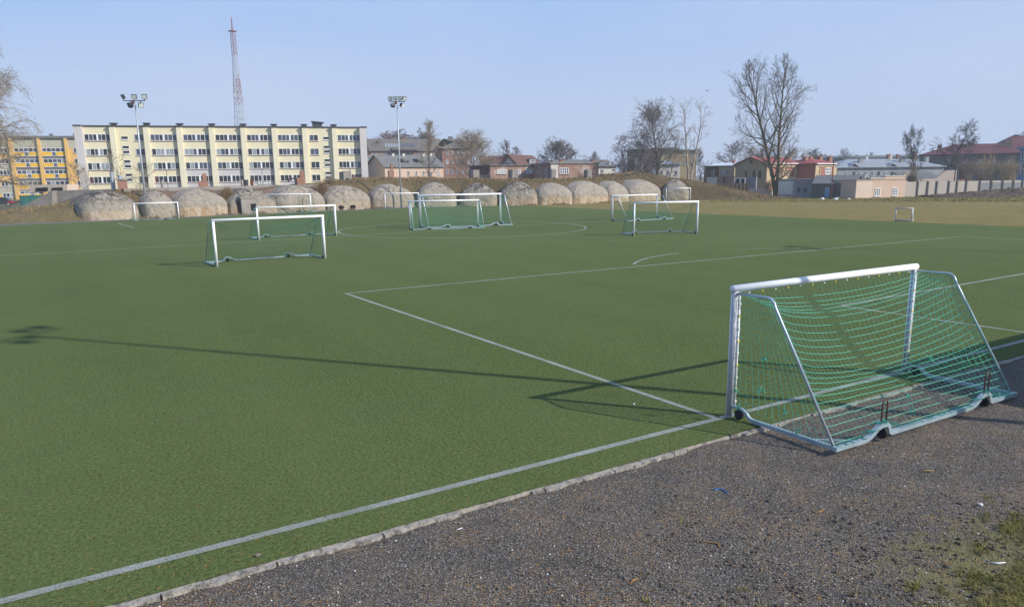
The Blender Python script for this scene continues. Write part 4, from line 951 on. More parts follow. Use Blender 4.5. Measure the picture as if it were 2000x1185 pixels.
for i, (x, yb, yt, w_, d, mt, lab) in enumerate([(1176, 345, 312, 50, 170, 'twig_purple', 'purplish leafless thicket behind the low grey roofs'), (1222, 345, 302, 52, 150, 'twig_purple', 'reddish leafless undergrowth below the birches'), (1262, 345, 306, 40, 146, 'twig_purple', 'leafless undergrowth at the foot of the tall broad tree'), (1388, 345, 318, 26, 176, 'twig_grey', 'leafless shrub left of the white roofed house'),
    (1885, 355, 306, 44, 134, 'twig_grey', 'grey leafless bush behind the concrete wall, leftmost of three'), (1925, 355, 300, 60, 136, 'twig_tan', 'brownish leafless bush behind the concrete wall, middle of three'), (1968, 355, 304, 56, 134, 'twig_tan', 'brownish leafless bush behind the right end of the concrete wall'), (1780, 358, 338, 26, 119, 'twig_grey', 'grey creeper thicket on the pink wall beside the ruin'), (700, 352, 345, 60, 120, 'twig_tan', 'low scrub on the bank below the right end of the cream apartment'), (1500, 372, 352, 20, 134, 'twig_tan', 'dry shrub left of the foot of the twin trunk tree')]):
    rn = random.Random(i+200); P = at(x, yb, d); P.z = 0 if i != 8 else P.z; bush(x, 0, yt, w_, mt, lab, 200+i, 150, 'shrub', d, yb)

# ------------------------------------------------------------------ buildings
class House:
    def __init__(s, name, label, xl, xr, yb, yt, dL, dR, depth, wall, cat='building', group=None, z0=-.1):
        ym = (yb+yt)/2; A, B = at(xl, ym, dL), at(xr, ym, dR)
        s.A = Vector((A.x, A.y, 0)); d = Vector((B.x-A.x, B.y-A.y, 0)); s.W = d.length; s.d = d.normalized(); s.n = Vector((s.d.y, -s.d.x, 0))
        s.z0 = z0; s.D = depth; s.wall_m = wall; s.H = zat(A.x, A.y, yt)-z0
        s.o = thing(name, (A.x, A.y, z0), math.atan2(d.y, d.x), label, cat, group); s.roof_o = None
    def loc(s, x, y, yy=0.):
        r_ = ray(x, y); A = s.A-s.n*yy; t = (A-CAM).dot(s.n)/r_.dot(s.n); q_ = CAM+r_*t
        return (q_-s.A).dot(s.d), q_.z-s.z0
    def z(s, x, y, yy=0.): return s.loc(x, y, yy)[1]
    def walls(s, H=None):
        s.wall = MB().box(0, 0, 0, s.W, s.D, H or s.H).build('wall', s.wall_m, s.o); return s
    def flat(s, mat='coping', ov=.25, th=.25):
        s.walls(); s.roof_o = MB().box(-ov, -ov, s.H+.003, s.W+ov, s.D+ov, s.H+th).build('roof', mat, s.o); return s
    def gable(s, zr, mat, ov=.4, th=.18, front=False):
        """ridge along the facade, or running back from it when front"""
        H, W_, D = s.H, s.W, s.D
        b = MB()
        if front: b.prism([(0, 0), (W_, 0), (W_, H), (W_/2, zr), (0, H)], 0, D)
        else:
            P = [(0, 0, 0), (0, D, 0), (0, D, H), (0, D/2, zr), (0, 0, H)]; P += [(W_, y, z) for _, y, z in P]
            b.poly(P, [(0, 1, 2, 3, 4)[::-1], (5, 6, 7, 8, 9), (0, 4, 9, 5), (1, 6, 7, 2), (0, 5, 6, 1), (4, 3, 8, 9), (3, 2, 7, 8)])
        s.wall = b.build('wall', s.wall_m, s.o); r_ = MB()
        for t0, flip in ((.02, 0),):
            if front:
                k = (zr-H)/(W_/2); pr = [(-ov, H-ov*k+.02), (W_/2, zr+.02), (W_+ov, H-ov*k+.02), (W_+ov, H-ov*k+.02+th), (W_/2, zr+.02+th), (-ov, H-ov*k+.02+th)]
                y0, y1 = -ov, D+ov; P = [(a, y0, c) for a, c in pr]+[(a, y1, c) for a, c in pr]
            else:
                k = (zr-H)/(D/2); pr = [(-ov, H-ov*k+.02), (D/2, zr+.02), (D+ov, H-ov*k+.02), (D+ov, H-ov*k+.02+th), (D/2, zr+.02+th), (-ov, H-ov*k+.02+th)]
                P = [(-ov, a, c) for a, c in pr]+[(W_+ov, a, c) for a, c in pr]
            r_.poly(P, [(0, 1, 4, 5), (1, 2, 3, 4), (6, 11, 10, 7), (7, 10, 9, 8), (0, 6, 7, 1), (1, 7, 8, 2), (5, 4, 10, 11), (4, 3, 9, 10), (0, 5, 11, 6), (2, 8, 9, 3)])
        s.roof_o = r_.build('roof', mat, s.o); return s
    def hip(s, zr, mat, ov=.45, inl=None, inr=None):
        s.walls(); W_, D, H = s.W, s.D, s.H; i0 = D/2 if inl is None else inl; i1 = D/2 if inr is None else inr
        k = .1; P = [(-ov, -ov, H+.02), (W_+ov, -ov, H+.02), (W_+ov, D+ov, H+.02), (-ov, D+ov, H+.02), (-ov, -ov, H+.2), (W_+ov, -ov, H+.2), (W_+ov, D+ov, H+.2), (-ov, D+ov, H+.2), (i0, D/2, zr), (W_-i1, D/2, zr)]
        s.roof_o = MB().poly(P, [(0, 3, 2, 1), (0, 1, 5, 4), (1, 2, 6, 5), (2, 3, 7, 6), (3, 0, 4, 7), (4, 5, 9, 8), (5, 6, 9), (6, 7, 8, 9), (7, 4, 8)]).build('roof', mat, s.o); return s
    def win(s, x0, y0, x1, y1, nx=2, ny=1, frame='white_frame', glass=None, sill=True, local=False, th=.06, solid=None, parent=None, name='window', bar=None, side=0):
        """window by photo pixels (or local metres): frame with mullions and sill, pane as its sub-part"""
        if local: u0, z0, u1, z1 = x0, y0, x1, y1
        else:
            u0, z1 = s.loc(x0, y0); u1, z0 = s.loc(x1, y1)
        b = MB(); f = (bar or min(.09, (u1-u0)*.09))*.72; sg = s.yo if hasattr(s, 'yo') else 0
        yA, yB = -th-sg, .01-sg
        def bx_(a0, c0, a1_, c1, ya=yA): b.box(a0, ya, c0, a1_, yB, c1)
        bx_(u0, z0, u1, z0+f); bx_(u0, z1-f, u1, z1); ws = (u1-u0-f)/nx
        xs = [u0+i*ws for i in range(nx+1)]
        for i in range(nx+1):
            if solid is not None and i == solid: b.box(xs[i]-ws*.16, yA-.01, z0+f+.001, xs[i]+f+ws*.16, yB, z1-f-.001)
            else: bx_(xs[i], z0+f+.001, xs[i]+f, z1-f-.001)
        hs = (z1-z0-f)/ny
        for j in range(1, ny):
            for i in range(nx): b.box(xs[i]+f+.001, yA+.01, z0+j*hs, xs[i+1]-.001, yB, z0+j*hs+f)
        o = b.build(name, frame, parent or s.o)
        p = MB()
        for i in range(nx):
            g = glass or R.choice(['glass_dark', 'glass_dark', 'glass_blue', 'glass_blue', 'glass_curtain'])
            if isinstance(g, list): g = R.choice(g)
            p.poly([(xs[i]+f*.5, -.012-sg, z0+f*.5), (xs[i+1]+f*.5, -.012-sg, z0+f*.5), (xs[i+1]+f*.5, -.012-sg, z1-f*.5), (xs[i]+f*.5, -.012-sg, z1-f*.5)], [(0, 1, 2, 3)], g)
        p.build('pane', None, o)
        if sill: MB().box(u0-.05, -.13-sg, z0-.12, u1+.05, -.001-sg, z0-.004).build('sill', 'sill' if sill is True else sill, o)
        return o
    def block(s, name, mat, x0, y0, x1, y1, proud=.3, parent=None, back=-.001, local=False):
        if local: u0, z0, u1, z1 = x0, y0, x1, y1
        else:
            u0, z1 = s.loc(x0, y0); u1, z0 = s.loc(x1, y1)
        return MB().box(u0, -proud, max(z0, 0), u1, back, z1).build(name, mat, parent or s.o)
    def chimney(s, px, py_b, py_t, wpx, mat='brick', yy=None, dpt=.8, name='chimney'):
        yy = s.D/2 if yy is None else yy
        u0, zt = s.loc(px-wpx/2, py_t, yy); u1, zb = s.loc(px+wpx/2, py_b, yy); zb -= .8
        b = MB().box(u0, yy-dpt/2, zb, u1, yy+dpt/2, zt-.12); b.box(u0-.08, yy-dpt/2-.08, zt-.119, u1+.08, yy+dpt/2+.08, zt)
        return b.build(name, mat, s.roof_o or s.o)

# --- cream apartment block
h = House('apartment_block', 'long cream apartment block with ribbon windows and projecting pilasters', 159, 712, 368, 247.5, 148, 162.5, 12, 'cream'); h.flat('coping', .15, .28)
W_ = h.W; NB = 9; bw = W_/NB
zr_ = [(h.z(200, a), h.z(200, b)) for a, b in ((275, 262), (304, 290.5), (332, 318), (358.5, 345))]
def bay(i): return i*bw
for i in range(NB+1):
    if i in (0, NB): MB().box(bay(i)-.55+(.0 if i == 0 else -.3), -.9, 0, bay(i)+.55+(.3 if i == 0 else 0), -.001, h.H+.03).build('end_pilaster', 'fin_grey', h.o); x0 = bay(i)-.6; MB().box(x0-.1, -1., h.H+.04, x0+1.35, .3, h.H+.3).build('pilaster_cap', 'coping', h.o)
    else:
        MB().box(bay(i)-.48, -.62, 0, bay(i)+.48, -.001, h.H+.02).build('pilaster', 'cream_pier', h.o); MB().box(bay(i)-.6, -.78, h.H+.03, bay(i)+.6, .3, h.H+.3).build('pilaster_cap', 'coping', h.o)
        if i not in (2,): 
            v = MB().box(bay(i)-.45, 1.2, h.H+.2, bay(i)+.45, 2.1, h.H+.62); v.box(bay(i)-.68, 1., h.H+.62, bay(i)+.68, 2.3, h.H+.85); v.build('roof_vent', 'dark_steel', h.roof_o)
        else:
            for xx in (bay(1)+bw*.98, bay(2)): 
                v = MB().box(xx-.45, 1.2, h.H+.2, xx+.45, 2.1, h.H+.7); v.box(xx-.6, 1., h.H+.7, xx+.6, 2.3, h.H+.9); v.build('roof_vent', 'dark_steel', h.roof_o)
v = MB(); xx = bay(7)+bw*.42; v.prism([(xx-.8, h.H+.2), (xx+1.2, h.H+.2), (xx+1.2, h.H+1.15), (xx-.8, h.H+1.35)], 2, 4.2); v.prism([(xx-1., h.H+1.40), (xx+1.6, h.H+1.15), (xx+1.6, h.H+1.3), (xx-1., h.H+1.55)], 1.7, 4.5); v.build('roof_hatch', 'dark_steel', h.roof_o)
gl = {0: ['glass_dark', 'glass_blue', 'glass_blue'], 1: ['glass_dark', 'glass_blue', 'glass_dark', 'glass_curtain'], 2: ['glass_dark', 'glass_dark', 'glass_blue', 'glass_curtain'], 3: ['glass_dark']*7+['glass_red']}
for i in range(NB):
    a, b_ = bay(i)+(.95 if i == 0 else .62), bay(i+1)-(.75 if i == NB-1 else .53)
    for r_, (z0, z1) in enumerate(zr_):
        if i in (1, 7):
            if i == 1: u0, u1 = b_-1.75, b_
            else: u0, u1 = bay(i)+.95, bay(i)+2.75
            h.win(u0, z0, u1, z1, 2, 1, local=True, glass=gl[r_], bar=.1)
            us = bay(i)+(bw*.34 if i == 1 else bw*.72)-.65
            for dz in ([(0, .62)] if r_ == 0 else [(1.15, 1.75), (.2, .8)]):
                h.win(us, z0+dz[0]+(.25 if r_ == 0 else .15), us+1.25, z0+dz[1]+(.25 if r_ == 0 else .15), 1, 1, local=True, glass='glass_dark', sill='white_frame', bar=.07)
        else: h.win(a, z0, b_, z1, 6, 1, local=True, glass=gl[r_], solid=3, bar=.11)
zs = zr_[3][0]
for i in (2, 3, 4, 5, 6): MB().box(bay(i)+.49, -.02, max(0, zs-2.2), bay(i+1)-.49, -.001, zs-.125).build('plinth_panel', 'lilac', h.o)
for i in (3, 4, 5): MB().box(bay(i)+.49, -.02, zr_[3][1]+.05, bay(i+1)-.49, -.001, zr_[2][0]-.125).build('spandrel_panel', 'lilac', h.o)
u0, z1 = h.loc(503, 352.8); u1, z0 = h.loc(530.5, 359.6)
sg_ = MB().box(u0, -.10, z0, u1, -.03, z1).build('sign_board', 'white_frame', h.o)
lt = MB(); wd = u1-u0; hh = z1-z0
lt.box(u0, -.112, z0, u0+.07, -.101, z1).box(u1-.07, -.112, z0, u1, -.101, z1).box(u0+.08, -.112, z0, u1-.08, -.101, z0+.06).box(u0+.08, -.112, z1-.06, u1-.08, -.101, z1)
lt.box(u0+wd*.17, -.112, z0+hh*.2, u0+wd*.21, -.101, z1-hh*.15).box(u0+wd*.17, -.1115, z0+hh*.2, u0+wd*.25, -.1005, z0+hh*.3)
lt.box(u0+wd*.33, -.112, z0+hh*.35, u0+wd*.41, -.101, z0+hh*.65).box(u0+wd*.44, -.112, z1-hh*.3, u0+wd*.60, -.101, z1-hh*.15)
lt.prism([(u0+wd*.72, z0+hh*.62), (u0+wd*.78, z0+hh*.2), (u0+wd*.84, z0+hh*.62)], -.112, -.101)
lt.build('lettering', 'dark_steel', sg_)

# --- orange apartment block
h = House('apartment_block', 'orange and grey apartment block with yellow balcony panels at the left edge', -75, 166, 398, 270, 180, 187, 12, 'orange'); h.flat('slate', .5, .55)
h.block('parapet_panel', 'grey_cream', -70, 271, 163, 289.5, .05)
def pil(xt, xt2):
    u0 = h.loc(xt, 272)[0]; u1 = h.loc(xt2, 272)[0]; MB().box(u0, -.55, 0, u1, -.001, h.H-.02).build('pilaster', 'orange', h.o); return u0, u1
pA, pB, pC = pil(16, 23), pil(72, 78), pil(125, 131)
zy = [(h.z(45, y+3.3), h.z(45, y-3.3), h.z(45, y-4.), h.z(45, y-12)) for y in (301, 322.6, 344.4, 366.2)]+[(h.z(45, 388), h.z(45, 380), h.z(45, 379), h.z(45, 373))]
for (a, b_) in ((pA[1], pB[0]), (pB[1], pC[0])):
    wb = b_-a
    for k, (z0, z1, w0, w1) in enumerate(zy):
        gz = MB().box(a+.05, -.03, z0-.75, b_-.05, -.001, z0-.05).build('balcony_slab', 'slate', h.o)
        h.win(a+.1, w0, b_-.1, w1, 5, 1, local=True, sill=False, bar=.14, glass=['glass_dark', 'glass_blue', 'glass_blue', 'glass_curtain'])
        for (f0, f1, mt) in ((.03, .40, 'yellow'), (.61, .97, 'yellow')):
            MB().box(a+wb*f0, -.12, z0, a+wb*f1, -.001, z1).build('balcony_panel', mt, h.o)
            MB().box(a+wb*f0-.03, -.13, z0-.12, a+wb*f1+.03, -.001, z0-.005).build('panel_trim', 'white_frame', h.o)
        h.win(a+wb*.42, z0, a+wb*.59, z1+.1, 1, 1, local=True, sill=False, bar=.12, glass='glass_blue', name='balcony_door')
for k, (ya, yb) in enumerate([(289, 299), (310.5, 320.5), (332, 342.5), (354.5, 364.5), (377, 386)]):
    z1, z0 = h.z(5, ya), h.z(5, yb)
    for uu in (pA[0]-2.9, pA[0]-7.2): h.win(uu, z0, uu+2.4, z1, 3, 1, local=True, bar=.16)
    if k in (1, 3): MB().box(pA[0]-12, -.04, z0-1.6, pA[0]-.02, -.001, z0-.13).build('spandrel_panel', 'grey_cream', h.o)
    h.win(pC[1]+1.1, z0, pC[1]+2.0, z1, 1, 1, local=True, bar=.12)
    if k in (1, 2, 3): MB().box(pC[1]+2.2, -.04, z0-.3, pC[1]+4.2, -.001, z1-.4).build('spandrel_panel', 'grey_cream', h.o)
for x in (146, 100, 10): h.chimney(x, 268, 261.5, 6, 'slate')

# --- brick school with long tiled roof
h = House('brick_school', 'long old brick building with a grey tiled roof and a row of skylights', 725, 868, 345, 294, 225, 232, 13, 'brick_old'); h.gable(h.z(800, 273, 6.5), 'tile_grey', .5)
for i in range(5):
    for (x, mt) in ((752+i*5.6, 'glass_curtain'), (784+i*5.6, 'glass_blue')):
        yy = 2.6; u, zz = h.loc(x, 285, yy); k = (h.z(800, 273, 6.5)-h.H)/6.5; zz = h.H+k*yy+.26
        MB().poly([(u, yy-.9, zz-.9*k), (u+.55, yy-.9, zz-.9*k), (u+.55, yy+.9, zz+.9*k), (u, yy+.9, zz+.9*k), (u, yy-.9, zz-.9*k-.1), (u+.55, yy-.9, zz-.9*k-.1), (u+.55, yy+.9, zz+.9*k-.1), (u, yy+.9, zz+.9*k-.1)], [(0, 1, 2, 3), (0, 4, 5, 1), (1, 5, 6, 2), (3, 2, 6, 7), (0, 3, 7, 4)]).build('skylight', mt, h.roof_o)
for x in (730, 740, 750, 760, 772, 781, 790, 800, 812, 822, 833, 843, 855): h.win(x, 297, x+4.6, 306, 2, 2, sill=False)
MB().prism([(h.loc(765, 293)[0], h.z(780, 294)), (h.loc(815, 293)[0], h.z(780, 294)), (h.loc(815, 293)[0], h.z(780, 291)), (h.loc(765, 293)[0], h.z(780, 290))], -1.3, 1.2).build('canopy', 'tile_grey', h.o)
h.chimney(790, 273, 270, 8); h.chimney(842, 273, 268, 6)
h = House('brick_school', 'three storey brick wing behind the broad willow', 864, 921, 345, 291, 214, 216, 14, 'brick'); h.hip(h.z(890, 271, 7), 'tile_grey', .5)
for x in (871, 881, 891, 903, 913):
    for ya in (294, 312, 331): h.win(x, ya, x+5, ya+9, 2, 2, frame='white_frame' if ya > 300 else 'white_frame')
h.chimney(880, 275, 267, 8, 'slate')
# --- low houses before it
h = House('low_house', 'low grey roofed house with two dormers and white chimneys behind the middle mast', 752, 866, 346, 325, 176, 186, 9, 'pink_plaster'); h.gable(h.z(800, 304.5, 4.5), 'slate', .45)
for x in (767, 787.5, 826, 841): h.chimney(x, 309, 300, 4.2, 'white_plaster', yy=4.2, dpt=.6)
for x in (794.5, 823):
    yy = 1.1; u0, z1 = h.loc(x-4.5, 314.5, yy); u1, z0 = h.loc(x+4.5, 322, yy)
    dm_ = MB().box(u0, yy, z0-.3, u1, yy+2.6, z1).build('dormer', 'white_plaster', h.roof_o)
    MB().prism([(u0-.5, z1+.003), (u1+.3, z1+.003), (u1+.3, z1+.12), (u0-.8, z1+.55)], yy-.4, yy+3.2).build('dormer_roof', 'slate', h.roof_o)
    MB().box(u0+.12, yy-.03, z0+.02, u0+.5, yy-.002, z1-.15).box(u0+.62, yy-.03, z0+.02, u1-.1, yy-.002, z1-.15).build('dormer_window', 'glass_dark', h.roof_o)
for x in (795, 810, 824, 838, 854): h.win(x, 334, x+5, 342, 2, 1)
h = House('low_house', 'small grey roofed house squeezed between the cream apartment and the dormer house', 712, 741, 346, 326, 184, 186, 9, 'beige_plaster'); h.gable(h.z(730, 305, 4.5), 'slate', .4)
h.win(725, 334, 732, 341, 2, 2); h.chimney(719, 307, 302, 4)
# --- flat brick buildings behind the bank
h = House('flat_brick_building', 'left flat roofed brick building with white barred windows above the bunkers', 958, 1075, 350, 324, 141, 146, 11, 'brick_old'); h.flat('slate', .25, .22)
for x0, x1, n in ((971, 979, 3), (980, 989, 3), (1009, 1017, 2), (1027, 1036, 3), (1036.5, 1045, 3), (1056, 1064, 3)): h.win(x0, 331, x1, 339.5, n, 2, bar=.14)
MB().box(-.03, .8, h.H-1.6, -.005, 10, h.H-.05).build('side_shade_sheet', 'brick_dark', h.o)  # shade of the left wall put in as a thin dark sheet
h = House('flat_brick_building', 'right flat roofed brick building with pale plaster patches and a wide barred window', 1075.5, 1169, 350, 320, 136, 139, 11, 'brick_old'); h.flat('slab_concrete', .2, .25)
h.win(1093, 328, 1111, 339, 4, 2, bar=.14); h.block('plaster_patch', 'white_plaster', 1076, 322, 1090, 350, .02); h.chimney(1097, 320, 311, 7, 'brick', 4); h.block('parapet', 'slab_concrete', 1075, 316, 1105, 319, -.8, None, 2.)
h.block('coping', 'slab_concrete', 1076, 318.6, 1168, 320.6, .06)
h = House('low_house', 'dark low roofed house behind the right flat brick building, with two brick chimneys', 1098, 1203, 345, 325, 162, 166, 11, 'white_plaster'); h.gable(h.z(1130, 314, 5.5), 'slate', .5)
h.chimney(1160, 317, 312, 8, 'brick', 4); h.chimney(1176, 319, 314, 7, 'brick', 4); h.chimney(1190, 330, 317, 2.5, 'white_plaster', 1); h.win(1173, 331, 1179, 338, 2, 1); h.win(1196, 330, 1200, 333, 1, 1)
h = House('gabled_house', 'dark roofed house with a reddish half timbered gable above the flat brick building', 977, 1011, 345, 322, 186, 184, 14, 'white_plaster'); h.gable(h.z(993, 303, 0), 'brick_dark', .6, front=True)
h.win(986, 318, 1000, 322, 3, 1); MB().prism([(h.W*.12, h.H+.1), (h.W*.5, h.z(993, 305)), (h.W*.88, h.H+.1), (h.W*.8, h.H+.1), (h.W*.5, h.z(993, 308)), (h.W*.2, h.H+.1)], -.12, -.002).build('gable_boards', 'red_wall', h.o)
h.chimney(988, 303, 301, 9, 'brick')
h = House('low_house', 'dark roofed low house between the broad willow and the half timbered gable', 940, 980, 345, 323, 190, 190, 10, 'beige_plaster'); h.gable(h.z(960, 306, 5), 'brick_dark', .5); h.chimney(962, 317, 312, 10, 'brick', 2)
h = House('stair_tower', 'small pale square roof tower above the flat brick building', 1034, 1046, 345, 310.5, 190, 190, 4, 'white_plaster'); h.flat('slab_concrete', .1, .2)
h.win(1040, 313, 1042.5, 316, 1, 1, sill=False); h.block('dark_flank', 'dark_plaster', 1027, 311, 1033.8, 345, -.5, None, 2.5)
# --- yellow villa
h = House('yellow_villa', 'yellow villa half hidden behind the tall bare trees', 1238, 1285, 348, 294, 232, 232, 14, 'beige_plaster'); h.hip(h.z(1262, 291, 7), 'slate', .6); [h.win(x, 298, x+5, 305, 2, 2) for x in (1244, 1257, 1270)]; [h.win(x, 316, x+5, 324, 2, 2) for x in (1244, 1257, 1270)]
h = House('yellow_villa', 'taller yellow tower wing with a hipped roof behind the broad tall tree', 1285, 1319, 348, 293, 226, 226, 12, 'yellow_plaster'); h.hip(h.z(1302, 288, 6), 'slate', .8); [h.win(x, 301, x+7, 307, 2, 2) for x in (1304,)]; h.win(1308, 313, 1313, 317, 2, 2)
h = House('yellow_villa', 'right yellow wing behind the pale twin trunk tree', 1320, 1360, 348, 295, 230, 230, 12, 'beige_plaster'); h.hip(h.z(1340, 292, 6), 'slate', .6); [h.win(x, 315, x+5, 322, 2, 2) for x in (1334, 1348)]; [h.win(x, 298, x+5, 305, 2, 2) for x in (1334, 1348)]
h = House('low_house', 'low white house with a blue grey hipped roof between the tall bare trees', 1282, 1328, 348, 322, 172, 172, 8, 'white_plaster'); h.hip(h.z(1305, 315, 4), 'metal_roof', .4); h.win(1291, 334, 1295, 340, 2, 1); h.win(1302, 333, 1308, 341, 2, 1); h.chimney(1313, 328, 316, 2.5, 'white_plaster', 1); h.win(1318, 334, 1323, 341, 1, 1)
# --- white roofed house, red roofed house
h = House('white_roofed_house', 'ochre brown house with a bright white hipped metal roof', 1375, 1440, 352, 325.5, 168, 164, 10, 'brown_wood'); h.hip(h.z(1410, 317.5, 5), 'white_roof', .5, 4, 3)
h.block('lit_tone_bay', 'yellow_plaster', 1407, 326.5, 1436, 352, .9); h.yo = .9  # sunlight put into colour: lit part yellow, shaded wall brown
h.win(1391, 331, 1395, 341, 2, 3) if False else None
h.win(1411, 333, 1416, 342, 2, 2); h.win(1420, 332, 1426, 342, 2, 2); h.yo = 0.; h.win(1390.5, 331.5, 1395.5, 343, 2, 3); h.chimney(1433, 321, 313, 3.5, 'brick', 3); h.chimney(1420, 319, 315, 3, 'brick', 5)
h = House('red_roofed_house', 'red roofed house with a shaded beige gable end and a lit red and yellow front', 1497, 1556, 376, 320.5, 150, 155.7, 7.7, 'red_wall'); h.gable(h.z(1480, 308, 3.85), 'red_roof', .4)
P = [(-.06, 0, 0), (-.06, h.D, 0), (-.06, h.D, h.H), (-.06, h.D/2, h.z(1480, 308, 3.85)), (-.06, 0, h.H)]; P += [(-.002, y, z) for _, y, z in P]
MB().poly(P, [(0, 4, 3, 2, 1), (5, 6, 7, 8, 9), (0, 5, 9, 4), (1, 2, 7, 6)]).build('gable_end', 'beige_plaster', h.o)
for (yy, z0, z1) in ((1.6, .52, .78), (3.0, .52, .78), (5.0, .52, .78), (3.85, 1.02, 1.16)):
    MB().box(-.075, yy-.3, h.H*z0, -.062, yy+.3, h.H*z1).build('gable_window', 'glass_dark', h.o)
h.block('cornice', 'ochre_trim', 1498, 320.8, 1555.5, 326.5, .18); h.block('gutter', 'white_frame', 1498, 318.6, 1556, 320.4, .5)
for a, b_ in ((1497.3, 1500.5), (1529, 1533), (1551, 1554.5)): h.block('corner_strip', 'ochre_trim', a, 327, b_, 376, .12)
for x in (1504, 1520.5, 1538): h.win(x, 331, x+5, 342, 2, 2, frame='ochre_trim', glass='glass_dark', bar=.18)
h.block('base_band', 'ochre_trim', 1500.8, 345, 1550.8, 350, .08)
for x in (1492, 1516, 1540): h.chimney(x, 314, 306, 6, 'brick', 4)
h = House('red_roofed_house', 'projecting red and yellow wing with a large white window', 1592, 1631, 376, 321, 152.1, 156.1, 9, 'red_wall'); h.hip(h.z(1605, 309, 4.5), 'red_roof', .45, 4, 3)
h.block('cornice', 'ochre_trim', 1592.3, 321.4, 1630.5, 326, .15); h.block('gutter', 'white_frame', 1592.3, 319, 1631, 320.8, .5)
for a, b_ in ((1592.3, 1595.5), (1627, 1630.5)): h.block('corner_strip', 'ochre_trim', a, 326.4, b_, 376, .12)
h.win(1597, 330, 1601.5, 341, 1, 2, frame='ochre_trim', glass='glass_dark', bar=.22); h.win(1612, 327.5, 1622.5, 340.5, 4, 2, bar=.2, glass='glass_dark')
h.block('base_band', 'ochre_trim', 1595.8, 343, 1626.7, 348, .08)
for x in (1573, 1582, 1601, 1620): h.chimney(x, 315, 306, 5, 'brick', 4)
h2 = House('red_roofed_house', 'shaded red link wall with narrow windows left of the projecting wing', 1555.8, 1591.6, 376, 321, 155.8, 152.2, .1, 'red_wall'); h2.walls()
for x in (1559, 1570, 1582): h2.win(x, 329, x+4, 342, 1, 2, frame='beige_plaster', glass='glass_dark', bar=.2)
h2.block('cornice', 'beige_plaster', 1556.2, 321.4, 1591, 326, .12)
# --- yard walls by the white roofed house
for (a, b_, y0, y1, d0, mt, lab, dz) in ((1380, 1399.5, 346, 358, 148, 'white_plaster', 'pale yard wall below the white roofed house', .3), (1402.5, 1434, 344.5, 362, 146, 'brick_old', 'brick yard wall right of the pale yard wall', .3), (1435.5, 1455, 347, 362, 143, 'white_plaster', 'white shed front with two dark doorways', 2.5), (1455.5, 1476.5, 346, 370, 140, 'grey_panel', 'light blue grey metal sheet wall left of the twin trunk tree', .3), (1398, 1462, 358.5, 374, 137, 'dark_plaster', 'weathered grey board fence at the right foot of the bank', .12), (1464, 1508, 369, 376, 136, 'pink_pale', 'low broken wall left of the foot of the twin trunk tree', .4)):
    h = House('yard_wall', lab, a, b_, y1, y0, d0, d0-(2 if a != 1398 else 0), dz, mt, 'wall'); h.walls()
    if a == 1435.5: h.block('doorway', 'dark_void', 1438, 349.5, 1443.5, 362, .02); h.block('doorway', 'dark_void', 1448.5, 349.5, 1453.5, 362, .02)
    if a == 1402.5: h.block('pier', 'brick_dark', 1413, 345, 1415.5, 362, .12)
    if a == 1398:
        for q in range(9): h.block('fence_post', 'brown_wood', 1399+q*7.6, 357.5, 1400.2+q*7.6, 374, .1)
# --- grey ruin and dark shed
h = House('grey_shed', 'grey plastered ruined shed right of the twin trunk tree, empty window frames', 1520, 1585.5, 382, 351.5, 125, 121.5, 7, 'grey_plaster'); h.flat('slab_concrete', .1, .12)
h.win(1556, 364, 1564.5, 377, 2, 1, frame='grey_panel', glass='dark_void', bar=.22); h.win(1568, 364, 1577, 377, 2, 1, frame='grey_panel', glass='dark_void', bar=.22); h.block('plaster_patch', 'slab_concrete', 1552, 354, 1584, 363, .02); h.block('pale_panel', 'white_plaster', 1521, 354, 1548, 380, .018); h.block('roof_edge', 'white_plaster', 1536, 350, 1544, 351, .15, None, 1)
h = House('dark_shed', 'long dark shed with a slate roof, pale blue door and stepped parapet', 1586, 1671, 388, 360.5, 118.6, 115.4, 7, 'dark_plaster'); h.gable(h.z(1640, 344.5, 3.5), 'slate', .12)
h.block('door', 'blue_plaster', 1611.5, 367.5, 1619.5, 386, .05); h.block('door_frame', 'white_frame', 1611, 366.8, 1620, 367.4, .06)
h.chimney(1686.5, 352, 340.5, 7, 'white_plaster', 4.5)
for a, b_, y in ((1586.5, 1607, 352.5), (1608, 1640, 349), (1641, 1669, 345)): h.block('parapet_edge', 'white_plaster', a, y, b_, y+1.6, -2.2-(352-y)*.13, None, 3.4+(352-y)*.13)
for x in (1628.5, 1663): h.block('drain_pipe', 'dark_steel', x, 362, x+.9, 387, .15)
# --- pink building with stepped top
h = House('pink_building', 'pink plastered low building with a stepped parapet and two white windows', 1671.5, 1768, 388, 352.5, 113.6, 117, 8, 'pink_plaster'); h.flat('slab_concrete', .05, .1)
for a, b_, y in ((1700, 1729.5, 348.5), (1730, 1768, 344.5)): 
    u0, zt = h.loc(a, y); u1, _ = h.loc(b_, y); MB().box(u0, .002, h.H+.1, u1, 1., zt).build('parapet', 'pink_plaster', h.o); MB().box(u0-.05, -.08, zt+.003, u1+.05, 1.1, zt+.1).build('parapet_cap', 'white_plaster', h.o)
h.win(1708.5, 368, 1718.5, 382.5, 3, 3, frame='white_frame', glass='glass_dark', bar=.12, sill='white_plaster'); h.win(1743, 367, 1752, 381.5, 3, 3, frame='white_frame', glass='glass_dark', bar=.12, sill='white_plaster')
h.block('plaster_patch', 'pink_pale', 1673, 356, 1702, 386, .012)
